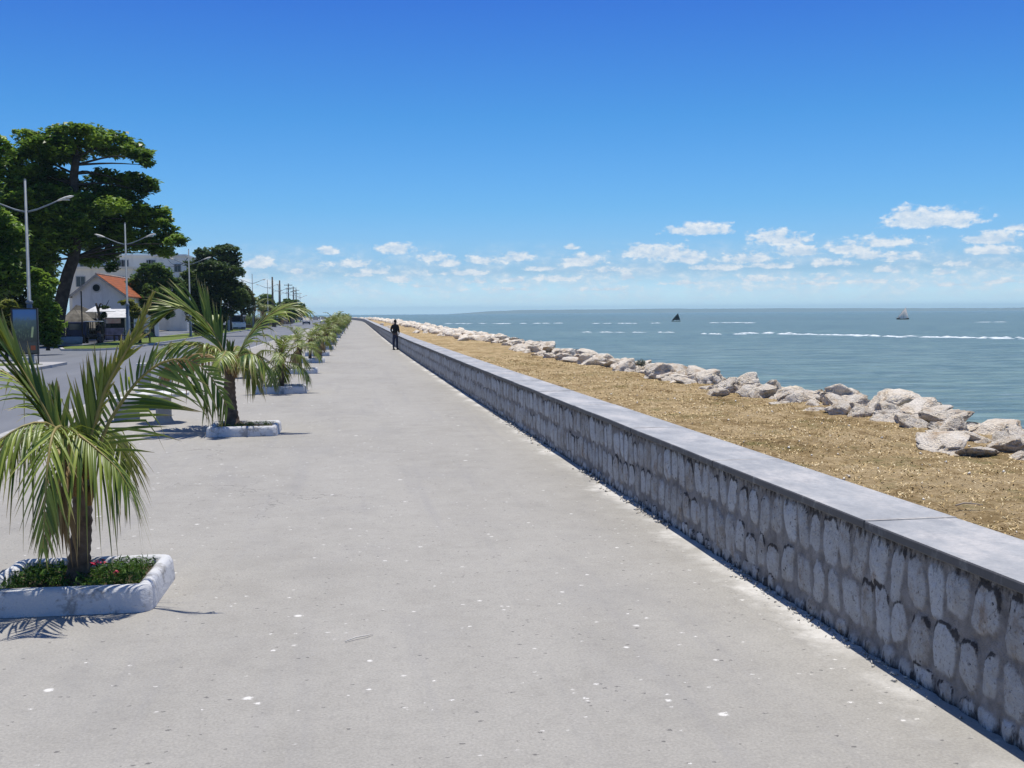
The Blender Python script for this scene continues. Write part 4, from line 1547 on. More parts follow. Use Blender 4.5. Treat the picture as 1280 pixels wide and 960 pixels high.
    add_frond(t, W([(286, 460, 0), (277, 436, .05), (264, 411, .1), (247, 391, .2), (222, 385, .25), (196, 402, .3)]), leaf=0.95, width=0.045, droop=0.10, lift=0.15, start=0.14, ang=(62, 80), roll=0.8, **K)
    add_frond(t, W([(286, 462, 0), (268, 440, -.15), (246, 430, -.3), (219, 431, -.4), (192, 446, -.5)]), leaf=0.75, width=0.05, droop=0.4, lift=0.1, start=0.16, **K)
    add_frond(t, W([(285, 466, 0), (266, 446, .2), (244, 443, .4), (220, 451, .55), (205, 470, .6)]), [M['palm_dead'], M['palm_rib']], 'brownish frond', leaf=0.7, width=0.045, droop=0.6, lift=0, start=0.18, **K)
    add_frond(t, W([(289, 468, 0), (296, 450, 0), (306, 429, -.05), (322, 408, -.1), (340, 392, -.15), (362, 384, -.2), (384, 388, -.25)]), leaf=0.75, width=0.04, droop=0.35, lift=0.0, start=0.12, roll=-0.5, ang=(50, 70), **K)
    add_frond(t, W([(289, 466, 0), (300, 447, -.2), (315, 442, -.4), (327, 450, -.5), (332, 464, -.6)]), leaf=0.55, width=0.036, droop=0.7, lift=-0.1, start=0.15, **K)
    add_frond(t, W([(287, 460, 0), (287, 448, .03), (288, 438, .05), (287, 430, .06)]), leaf=0.26, width=0.045, droop=0, lift=0.1, start=0.3, ang=(70, 82), n_pair=14, **K)
    add_frond(t, W([(286, 462, 0), (283, 440, -.35), (280, 443, -.75), (275, 452, -1.0), (272, 466, -1.15)]), leaf=0.38, width=0.034, droop=0.6, lift=0, start=0.15, **K)
    add_frond(t, W([(288, 462, 0), (293, 436, .45), (300, 434, .95), (306, 444, 1.3), (310, 456, 1.45)]), leaf=0.5, width=0.036, droop=0.7, lift=0, start=0.15, **K)
    add_frond(t, W([(286, 464, .05), (276, 440, .5), (264, 432, .9), (252, 438, 1.2), (244, 450, 1.35)]), leaf=0.5, width=0.036, droop=0.7, lift=0, start=0.15, **K)
    add_frond(t, W([(289, 470, .0), (297, 455, .3), (308, 455, .55), (318, 470, .7), (321, 480, .75)]), leaf=0.48, width=0.034, droop=0.8, lift=0, start=0.15, **K)


# ---------------------------------------------------------------- trees of the town side
def build_trees():
    D = 84.0
    G = 'broad trees on the town side of the road'
    tree('almond_tree', 'tall tiered tree with flat leaf layers and thick dark bent trunk behind the poster panel', (71, 428.5), D,
         [(71, 410), (76, 380), (84, 345), (95, 312), (96, 275), (92, 235), (93, 213), (96, 196)],
         [(58, 180, 42, 16), (100, 170, 44, 13), (145, 182, 38, 14, 3.2), (172, 194, 20, 9, 1), (35, 205, 38, 16), (80, 190, 40, 12, 2), (12, 225, 34, 20), (182, 203, 9, 7, 0),
          (62, 222, 30, 12, 1), (135, 220, 26, 9, 3.2), (165, 227, 30, 12, 3.2), (182, 237, 16, 7, 3.2), (48, 236, 44, 11), (110, 240, 45, 14, 3.2), (20, 260, 42, 22), (80, 265, 55, 24), (150, 262, 40, 22, 3.2), (185, 272, 30, 14, 3.2), (200, 293, 32, 17, 3.2), (218, 301, 14, 9),
          (60, 295, 55, 22), (120, 290, 50, 20, 3.2), (165, 300, 34, 15, 3.2), (20, 300, 36, 30), (128, 318, 26, 12, 3.2), (142, 332, 9, 7), (205, 314, 16, 8, 3.2), (40, 330, 30, 22)],
         80000, 0.40, M['almond_leaf'], 0.55, 3, G, gap=0.36, up_bias=1.1, depth=0.85, limb_r=0.10)
    tree('almond_tree', 'tree with only the tips of its dark boughs in view at the left edge', (-60, 440), 66.0, [(-58, 400), (-50, 330), (-45, 260)],
         [(-20, 192, 40, 18), (5, 186, 14, 10), (-40, 230, 50, 30), (-25, 290, 50, 40), (-20, 350, 45, 40), (8, 345, 22, 28), (-40, 180, 40, 20)], 15000, 0.40, M['almond_leaf'], 0.4, 5, G, gap=0.46, up_bias=0.8)
    tree('broadleaf_shrub_tree', 'bushy bright green sapling directly right of the poster panel', (60, 436), 66.0, [(60, 420), (58, 390)],
         [(58, 355, 13, 14), (52, 372, 16, 16), (62, 388, 15, 14), (66, 404, 12, 12), (45, 345, 12, 12), (52, 402, 14, 14), (56, 420, 15, 12), (68, 424, 12, 9)], 7500, 0.32, M['bright_leaf'], 0.09, 7, None, gap=0.45)
    tree('dark_tree', 'dark mass of foliage in the shade behind the poster panel', (32, 431), 92.0, [(32, 420), (32, 400)],
         [(10, 380, 30, 40), (48, 372, 26, 36), (30, 335, 42, 26), (12, 418, 34, 15), (56, 418, 20, 13), (-20, 400, 30, 36)], 17000, 0.46, M['dark_leaf'], 0.3, 17, None, gap=0.33)
    tree('broadleaf_shrub_tree', 'yellow-green feathery bush left of the poster panel', (8, 446), 58.0, [(8, 432), (6, 415)],
         [(5, 395, 16, 18), (-8, 408, 18, 22), (14, 418, 9, 16), (2, 428, 14, 12)], 3600, 0.34, M['yellow_leaf'], 0.08, 8, None, gap=0.36)
    tree('round_tree', 'round mid-green tree between the gabled house and the lamp mast', (190, 422), 112.0, [(190, 405), (192, 390)],
         [(178, 352, 16, 18), (200, 348, 18, 18), (192, 372, 27, 20), (214, 362, 14, 18), (174, 378, 13, 14), (206, 386, 16, 12), (190, 338, 14, 9)], 15000, 0.36, M['mid_leaf'], 0.3, 9, G, gap=0.30, limb_r=0.1)
    tree('dark_tree', 'dense dark green tree in front of the flat-topped tree', (272, 424), 118.0, [(272, 408), (272, 395)],
         [(252, 352, 22, 20), (275, 342, 22, 18), (285, 362, 24, 22), (255, 380, 24, 22), (272, 390, 20, 16), (300, 372, 12, 14), (240, 365, 14, 22), (258, 405, 20, 12), (262, 335, 16, 12)], 22000, 0.40, M['dark_leaf'], 0.34, 10, G, gap=0.27, limb_r=0.1)
    tree('almond_tree', 'flat-topped tiered tree rising behind the dense dark tree', (286, 412), 150.0, [(286, 380), (285, 350), (283, 332), (278, 322)],
         [(258, 315, 16, 7), (280, 313, 20, 7), (266, 322, 26, 8), (290, 322, 14, 6), (298, 327, 8, 3.5, 0), (252, 330, 20, 8), (284, 334, 18, 7), (296, 343, 9, 3, 0), (272, 342, 22, 10), (246, 341, 16, 8)], 12000, 0.50, M['dark_leaf'], 0.34, 11, G, gap=0.46, up_bias=0.9, limb_r=0.13)
    tree('round_tree', 'ragged olive-green tree right of the dense dark tree, above the white truck', (302, 412), 160.0, [(302, 400), (302, 390)],
         [(300, 365, 14, 14), (308, 380, 12, 14), (296, 380, 12, 10), (312, 372, 6, 9)], 6000, 0.45, M['olive_leaf'], 0.25, 12, G, gap=0.38, limb_r=0.1)
    tree('round_tree', 'small domed green tree beside the third lamp mast', (332, 405), 215.0, [(332, 395), (332, 385)],
         [(332, 374, 9, 7), (327, 380, 9, 8), (338, 380, 8, 8), (332, 386, 12, 7)], 4200, 0.55, M['mid_leaf'], 0.28, 13, G, gap=0.32, limb_r=0.1)
    tree('hedge_tree', 'wide low domed tree at the far end of the road, nearest the sea', (362, 402), 230.0, [(362, 396), (361, 390)],
         [(352, 382, 9, 6), (362, 379, 10, 5), (371, 382, 9, 6), (357, 388, 13, 7), (370, 389, 10, 7), (378, 387, 4, 4, 3), (346, 389, 6, 6), (364, 394, 16, 4)], 6500, 0.55, M['green_leaf'], 0.3, 14, G, gap=0.28, limb_r=0.12)
    tree('young_tree', 'slim young tree with a pale round head beside the second lamp mast', (166, 419), 96.0, [(166, 408), (167, 398)],
         [(158, 378, 8, 4), (168, 390, 8, 9), (165, 383, 6, 6)], 1500, 0.30, M['yellow_leaf'], 0.06, 15, None, gap=0.3, limb_r=0.04)
    tree('bare_tree', 'lopped dark tree with stubby bare boughs in front of the white parasols', (128, 419), 95.0, [(127, 408), (124, 393), (120, 379)],
         [(131, 384, 5, 2.5), (129, 394, 4, 4), (126, 403, 5, 4)], 420, 0.26, M['dark_leaf'], 0.17, 16, None, gap=0.3, limb_r=0.09)
    # young palms on the far pavement
    for k, (px, py, Y, sc, lab) in enumerate(((317, 405, 175, 2.5, 'taller palm with pale drooping fronds on the far pavement, left of the thick lamp mast'), (328, 406, 178, 1.9, 'low yellowish palm on the far pavement, right of the thick lamp mast'),
                                              (344, 405, 190, 1.7, 'small dull palm before the low wall on the far pavement'))):
        q = wild_palm(300 + k, 9, 1.7, 1.3)
        p = atY(px, py, Y)
        q.location = (p.x, p.y, 0)
        q.scale = (sc, sc, sc)
        tag(q, lab, group='palms on the far pavement')
    # low planted palmetto on the median
    q = wild_palm(310, 9, 0.9, 0.8)
    p = at(175, 429, 0)
    q.location = (p.x, p.y, 0.02)
    q.scale = (1.4, 1.4, 1.2)
    tag(q, 'small palm with a thick dark trunk on the grassed median', group=None)


def foliage_materials():
    M['palm_leaf'] = leaf_mat('coconut_leaf', (0.03, 0.075, 0.006), (0.33, 0.39, 0.065), 0.72, 0.10, 0.40, 0.35, (0.36, 0.27, 0.12))
    M['palm_yellow'] = leaf_mat('yellowing_palm_leaf', (0.16, 0.20, 0.02), (0.36, 0.33, 0.07), 0.7, 0.2, 0.5, 0.3, (0.45, 0.33, 0.15))
    M['palm_dead'] = leaf_mat('withered_palm_leaf', (0.20, 0.13, 0.06), (0.34, 0.25, 0.12), None, 0.2, 0.7, 0.2)
    M['palm_rib'] = plain('palm_rib', (0.33, 0.25, 0.075), (0.22, 0.20, 0.06), 5, 0.5, 0.35)
    M['palm_trunk'] = plain('palm_trunk', (0.20, 0.145, 0.105), (0.075, 0.055, 0.042), 9, 0.9, 0.1, 0.9, None, 24)
    M['palm_sheath'] = plain('palm_sheath', (0.27, 0.17, 0.075), (0.14, 0.09, 0.045), 10, 0.85, 0.1, 0.7)
    M['almond_leaf'] = leaf_mat('almond_leaf', (0.035, 0.095, 0.012), (0.18, 0.30, 0.038), None, 0.34, 0.42, 0.4)
    M['bright_leaf'] = leaf_mat('bright_leaf', (0.05, 0.12, 0.014), (0.19, 0.31, 0.04), None, 0.3)
    M['yellow_leaf'] = leaf_mat('yellow_green_leaf', (0.08, 0.11, 0.015), (0.22, 0.24, 0.05), None, 0.3)
    M['mid_leaf'] = leaf_mat('mid_leaf', (0.028, 0.075, 0.014), (0.11, 0.19, 0.036), None, 0.25)
    M['dark_leaf'] = leaf_mat('dark_leaf', (0.016, 0.04, 0.009), (0.075, 0.125, 0.026), None, 0.24, 0.55)
    M['olive_leaf'] = leaf_mat('olive_leaf', (0.04, 0.055, 0.018), (0.12, 0.13, 0.045), None, 0.22)
    M['green_leaf'] = leaf_mat('green_leaf', (0.025, 0.07, 0.014), (0.085, 0.15, 0.03), None, 0.25)
    M['grey_leaf'] = leaf_mat('grey_leaf', (0.10, 0.13, 0.10), (0.22, 0.26, 0.22), None, 0.15)
    M['cover_leaf'] = leaf_mat('cover_leaf', (0.02, 0.06, 0.010), (0.10, 0.19, 0.03), None, 0.25)
    M['red_flower'] = plain('red_flower', (0.5, 0.03, 0.08), (0.4, 0.02, 0.05), 20, 0.6)
    M['bark'] = plain('dark_bark', (0.075, 0.06, 0.052), (0.03, 0.025, 0.022), 3, 0.9, 0.1, 0.8, None, 12)
    M['soil'] = plain('dry_soil', (0.13, 0.10, 0.07), (0.06, 0.05, 0.035), 12, 0.95, 0.05, 0.8)
    # planter paint: white over cement, scuffed through in places
    m, nt, b = new_mat('scuffed_white_paint')
    o = nt.obj()
    n1 = nt.noise(o, 3.5, 6, 0.65)
    n2 = nt.noise(o, 24, 5, 0.7)
    r = nt.rnd()
    sh = nt.math('ADD', n1, nt.math('MULTIPLY', nt.math('SUBTRACT', n2, 0.5), 0.5))
    sh = nt.math('ADD', sh, nt.math('MULTIPLY', r, 0.06))
    col = nt.mix(nt.mapr(sh, 0.55, 0.66), (0.60, 0.605, 0.605), (0.34, 0.33, 0.315))
    col = nt.mix(nt.mapr(n2, 0.62, 0.74, 0, 0.6), col, (0.2, 0.19, 0.18))
    setp(nt, b, col, 0.75, 0.25, nt.bump(nt.math('ADD', n2, n1), 0.7, 0.02))
    M['planter_white'] = m

# ---------------------------------------------------------------- street furniture
def build_lamps():
    G = 'double-armed lamp masts along the median'
    grey, head, glass = plain('galvanised_blue_grey', (0.17, 0.21, 0.25), (0.12, 0.15, 0.18), 4, 0.5, 0.4, 0.1), plain('lamp_head_white', (0.72, 0.70, 0.64), (0.5, 0.48, 0.43), 5, 0.5), plain('lamp_glass', (0.55, 0.56, 0.55), None, 5, 0.25, 0.5)
    t = thing('street_lamp', 'x', 'street lamp', (0, 0, 0), 0, G)
    mb = MB()
    mb.tube([(0, 0, -.1), (0, 0, 0.05), (0, 0, 3.0), (0, 0, 3.02), (0, 0, 9.1)], [0.15, 0.14, 0.125, 0.085, 0.055], 10)
    mb.lathe([(0.0, 9.1), (0.06, 9.1), (0.05, 9.16), (0.0, 9.18)], n=8)
    mb.lathe([(0.14, 3.0), (0.165, 3.02), (0.165, 3.12), (0.12, 3.16)], n=12)
    mb.build('pole', grey, t)
    MB().box((0, 0, 0.02), (0.5, 0.5, 0.08), bev=0.01).build('base_plate', grey, t)
    for s in (-1, 1):
        MB().tube([(s * 0.05, 0, 7.55), (s * 0.5, 0, 7.66), (s * 1.1, 0, 7.9), (s * 1.55, 0, 8.1)], [0.045, 0.04, 0.035, 0.03], 8).build('arm', grey, t)
        h = MB()
        prof = [(0.0, 0.05, 0.04), (0.12, 0.09, 0.07), (0.38, 0.14, 0.10), (0.62, 0.12, 0.085), (0.78, 0.04, 0.03)]
        rings = []
        for d, w, hh in prof:
            cx, cz = s * (1.5 + d), 8.08 + d * 0.30
            rings.append([(cx, w * math.cos(2 * PI * k / 10), cz + hh * math.sin(2 * PI * k / 10) * (1.0 if math.sin(2 * PI * k / 10) > 0 else 0.45)) for k in range(10)])
        h.loft(rings, smooth=True)
        ho = h.build('lamp_head', head, t)
        gl = MB().box((s * 1.9, 0, 8.135), (0.34, 0.17, 0.05), bev=0.015)
        gl.build('lamp_glass', glass, ho)
    labs = ['lamp mast directly behind the poster panel, before the tall tiered tree', 'lamp mast in front of the gabled house', 'lamp mast between the round tree and the dark tree', 'lamp mast mostly hidden by the dark tree',
            'lamp mast standing clear against the sky right of the dark tree', 'lamp mast rising out of the small domed tree']
    ys = [50.8, 78.5, 109, 141, 174, 203.5, 232, 260, 289, 320]
    for i, y in enumerate(ys):
        o = t if i == 0 else copy_tree(t)
        p = (-15.75 if i == 1 else -16.0, y, 0.02) if i else None
        if i == 0:
            a = atY(38.5, 430, y)
            p = (a.x, y, 0.0)
        o.location = p
        o.rotation_euler = (0, 0, R(-8 if i < 2 else 0))
        o.scale = (0.93, 0.93, 0.93 if i else 0.89)
        o['label'] = labs[i] if i < len(labs) else 'small distant lamp mast in the line running towards the sea'
    # timber power poles
    wood = plain('creosoted_timber', (0.10, 0.085, 0.075), (0.05, 0.045, 0.04), 4, 0.9)
    w = thing('power_pole', 'x', 'power pole', (0, 0, 0), 0, 'timber power poles beyond the lamp masts')
    MB().tube([(0, 0, -.2), (0, 0, 4), (0, 0, 9.6)], [0.19, 0.16, 0.12], 9).build('pole', wood, w)
    for z, l in ((9.2, 1.9), (8.3, 1.5)):
        c = MB().box((0, -0.16, z), (l, 0.1, 0.12)).build('crossarm', wood, w)
        ins = MB()
        for k in (-.45, -.2, .2, .45):
            ins.lathe([(0.02, z + .06), (0.05, z + .09), (0.05, z + .14), (0.03, z + .2), (0, z + .21)], (k * l, -0.16, 0), 8)
        ins.build('insulator', head, c)
    b = MB().tube([(0.05, -.1, 6.6), (0.6, -.2, 6.9), (1.1, -.25, 7.0)], 0.035, 6)
    b.box((1.3, -.26, 7.02), (0.55, 0.2, 0.12), bev=0.03)
    b.build('small_lamp', head, w)
    for i, (px, Y, lab) in enumerate(((341.5, 205, 'dark timber power pole, nearest and tallest of the line, before the low domed tree'), (350.5, 226, 'dark timber power pole second in the line, rising behind the low domed tree'),
                                      (361.3, 262, 'timber power pole with crossarms above the middle of the low domed tree'), (367.3, 290, 'far thin power pole at the seaward side of the low domed tree'), (370.8, 318, 'far thin power pole at the seaward side of the low domed tree'))):
        o = copy_tree(w)
        if i < 2:
            for ch in list(o.children):
                if ch.name.startswith('crossarm'):
                    for k_ in list(ch.children):
                        bpy.data.objects.remove(k_)
                    bpy.data.objects.remove(ch)
        p = atY(px, 404, Y)
        o.location = (p.x, Y, -0.1)
        if i < 2:
            o.scale = (1.2, 1.2, 0.96)
        o['label'] = lab
    for ch in list(w.children):
        for k_ in list(ch.children):
            bpy.data.objects.remove(k_)
        bpy.data.objects.remove(ch)
    bpy.data.objects.remove(w)
    # slack cables from the white block to the third mast
    cb = plain('cable_black', (0.03, 0.03, 0.03), None, 5, 0.6)
    for (x0, y0, Y0, x1, y1, Y1, sag, lab) in ((205, 316, 150, 235, 322, 118, 1.2, 'upper slack cable running to the third lamp mast'), (200, 330, 150, 235, 326, 118, 0.5, 'lower taut cable running to the third lamp mast')):
        a, c = atY(x0, y0, Y0), atY(x1, y1, Y1)
        pts = [a.lerp(c, k / 12) - a - Vector((0, 0, sag * 4 * (k / 12) * (1 - k / 12))) for k in range(13)]
        tag(MB().tube(pts, 0.03, 5).build('cable', cb, None, a), lab, 'cable', 'cables to the third lamp mast')


def mat_poster():
    m, nt, b = new_mat('printed_poster')
    o = nt.obj()
    x, y, z = nt.sep(o)
    n = nt.noise(o, 5, 5, 0.65)
    n2 = nt.noise(nt.vmath('MULTIPLY', o, (2.5, 1, 1)), 7, 4, 0.7)
    hz = nt.math('ADD', z, nt.math('MULTIPLY', nt.math('SUBTRACT', n, 0.5), 0.5))
    col = nt.ramp(nt.mapr(hz, 0.5, 2.3), [(0.0, (0.045, 0.055, 0.05)), (0.24, (0.05, 0.06, 0.055)), (0.29, (0.03, 0.035, 0.03)), (0.55, (0.055, 0.085, 0.06)), (0.78, (0.10, 0.16, 0.16)), (0.86, (0.08, 0.19, 0.36)), (1.0, (0.06, 0.18, 0.42))])
    leafy = nt.math('MULTIPLY', nt.mapr(n2, 0.52, 0.62), nt.math('MULTIPLY', nt.mapr(z, 1.0, 1.25), nt.mapr(z, 2.1, 1.85)))
    leafy = nt.math('MULTIPLY', leafy, nt.mapr(x, 0.35, 0.1))
    col = nt.mix(nt.math('MULTIPLY', leafy, 0.75), col, (0.16, 0.24, 0.12))
    # upright pale-green plant in the picture
    dx = nt.math('ABSOLUTE', nt.math('SUBTRACT', x, nt.math('ADD', 0.30, nt.math('MULTIPLY', nt.math('SUBTRACT', z, 1.4), 0.12))))
    plant = nt.math('MULTIPLY', nt.mapr(dx, 0.055, 0.03), nt.math('MULTIPLY', nt.mapr(z, 1.16, 1.2), nt.mapr(z, 1.68, 1.6)))
    col = nt.mix(plant, col, (0.5, 0.55, 0.25))
    setp(nt, b, col, 0.25, 0.5)
    return m


def build_sign():
    y = 50.2
    p0, p1 = atY(16, 447, y), atY(49, 447, y)
    c = (p0 + p1) / 2
    t = thing('poster_panel', 'dark-framed upright poster panel with blue sky picture and small orange square, on thin legs', 'sign', (c.x, y, 0.0), R(4))
    fr = plain('black_frame', (0.02, 0.02, 0.022), None, 6, 0.4, 0.4)
    w, h0, h1 = (p1 - p0).length, 0.48, 2.42
    b = MB()
    b.box((-w / 2 + .03, 0, (h0 + h1) / 2), (.06, .12, h1 - h0)).box((w / 2 - .03, 0, (h0 + h1) / 2), (.06, .12, h1 - h0))
    b.box((0, 0, h1 + .022), (w, .124, .05)).box((0, 0, h0 - .022), (w, .124, .05)).box((0, .03, (h0 + h1) / 2), (w - .124, .05, h1 - h0 - .004))
    b.build('frame', fr, t)
    MB().box((0, -.012, (h0 + h1) / 2), (w - .13, .02, h1 - h0 - .02)).build('poster', mat_poster(), t)
    mk = plain('orange_mark', (0.42, 0.10, 0.035), (0.36, 0.08, 0.03), 5, 0.4)
    o = MB().box((w / 2 - .24, -.026, .72), (.2, .006, .2), bev=0.002).build('orange_mark', mk, t)
    MB().tube([(w / 2 - .05, 0, h0 - .05), (w / 2 - .05, 0, 0)], .03, 8).build('leg', fr, t)
    MB().tube([(-w / 2 + .42, 0, h0 - .05), (-w / 2 + .3, -.02, .2), (-w / 2 + .12, -.04, 0)], .03, 8).build('leg', fr, t)
    p = at(35, 449.5, 0)
    s = MB().box((0, 0, .05), (.5, .32, .12), bev=.03)
    tag(s.build('concrete_footing', plain('pale_footing', (.6, .58, .54), (.42, .4, .37), 4, .9), None, (p.x, p.y, 0)), 'pale concrete lump on the island below the poster panel', 'footing')


def octagon(r, z, a0=22.5):
    return [(r * math.cos(R(a0 + 45 * k)), r * math.sin(R(a0 + 45 * k)), z) for k in range(8)]


def build_benches():
    wh = plain('white_terrazzo', (0.74, 0.73, 0.70), (0.56, 0.55, 0.52), 4, 0.7)
    cem = plain('grey_cement', (0.42, 0.41, 0.39), (0.30, 0.29, 0.28), 3, 0.9)
    c = at(205, 528, 0)
    t = thing('picnic_table', 'low octagonal concrete table with white top behind the arching near frond', 'table', (c.x, c.y, 0), R(-10))
    MB().loft([octagon(.47, .52), octagon(.49, .53), octagon(.49, .58), octagon(.47, .595)]).build('table_top', wh, t)
    MB().loft([octagon(.20, 0), octagon(.15, .1), octagon(.15, .52)]).build('pedestal', cem, t)
    # square end pillars with white caps, and the slab seats by them
    for i, (px, py, lab) in enumerate(((180, 454, 'square grey pillar with white cap at the kerb, clear against the road'), (206, 450, 'white-capped pillar partly hidden by the second palm'))):
        z = 0.98
        p = at(px, py, z)
        q = thing('bench_pillar', lab, 'pillar', (p.x, p.y, 0), R(-3), 'white-capped pillars near the octagonal table')
        MB().box((0, 0, z / 2 - .03), (.25, .25, z - .06), bev=.01).build('shaft', cem, q)
        MB().box((0, 0, z - .027), (.31, .31, .06), bev=.012).build('cap', wh, q)
    for i, (px, py, lab) in enumerate(((158, 497, 'white slab seat on a grey block, left of the octagonal table'), (193, 486, 'white slab seat on a grey block, directly behind the octagonal table'))):
        z = .46
        p = at(px, py, z)
        q = thing('stone_seat', lab, 'seat', (p.x, p.y, 0), R(20 * i), 'slab seats round the octagonal table')
        MB().box((0, 0, z - .035), (.78, .40, .08), bev=.015).build('seat_slab', wh, q)
        MB().box((0, 0, (z - .076) / 2), (.46, .26, z - .076), taper=.92).build('block', cem, q)
    # second table farther along, its dark under-side showing between the palms
    c = at(322, 472, 0)
    t = thing('picnic_table', 'far concrete table in shade between the second and third palms', 'table', (c.x - .3, c.y, 0), 0)
    MB().loft([octagon(.58, .52), octagon(.6, .53), octagon(.6, .58), octagon(.58, .595)]).build('table_top', wh, t)
    MB().loft([octagon(.2, 0), octagon(.15, .1), octagon(.15, .52)]).build('pedestal', cem, t)


# ---------------------------------------------------------------- buildings
def mat_tiles():
    m, nt, b = new_mat('clay_roof_tiles')
    o = nt.obj()
    n = nt.noise(o, 0.9, 5, 0.6)
    br = nt.node('ShaderNodeTexBrick')
    nt.inp(br.inputs['Vector'], nt.vmath('MULTIPLY', nt.comb(nt.sep(o)[1], nt.sep(o)[0], 0), (1, 1, 1)))
    br.inputs['Scale'].default_value = 1.0
    br.inputs['Brick Width'].default_value = 0.28
    br.inputs['Row Height'].default_value = 0.3
    br.inputs['Mortar Size'].default_value = 0.02
    br.inputs['Color1'].default_value = (0.42, 0.13, 0.05, 1)
    br.inputs['Color2'].default_value = (0.30, 0.09, 0.035, 1)
    br.inputs['Mortar'].default_value = (0.12, 0.04, 0.02, 1)
    col = nt.mix(nt.mapr(n, 0.45, 0.7, 0, 0.7), br.outputs[0], (0.20, 0.09, 0.05))
    setp(nt, b, col, 0.85, 0.15, nt.bump(br.outputs['Fac'], -0.5, 0.04))
    return m


def mat_wall(name, c, dirt):
    m, nt, b = new_mat(name)
    o = nt.obj()
    n = nt.noise(nt.vmath('MULTIPLY', o, (1, 1, 0.35)), 0.7, 6, 0.65)
    n2 = nt.noise(o, 9, 4, 0.7)
    col = nt.mix(nt.mapr(n, 0.48, 0.72, 0, 0.8), c, dirt)
    col = nt.mix(nt.mapr(n2, 0.6, 0.75, 0, 0.35), col, dirt)
    setp(nt, b, col, 0.9, 0.15, nt.bump(n2, 0.2, 0.02))
    return m


def window(t, x, y, z, w, h, axis='y', glass=None, frame=None):
    """framed window on a wall whose outside faces -y"""
    f = MB()
    k = .07
    f.box((x - w / 2, y - .03, z), (k, .1, h + k)).box((x + w / 2, y - .03, z), (k, .1, h + k)).box((x, y - .031, z + h / 2), (w - k, .1, k)).box((x, y - .031, z - h / 2), (w - k, .1, k)).box((x, y - .025, z), (k * .7, .06, h - k))
    o = f.build('window', frame, t)
    MB().box((x, y + .005, z), (w - .02, .04, h - .02)).build('pane', glass, o)


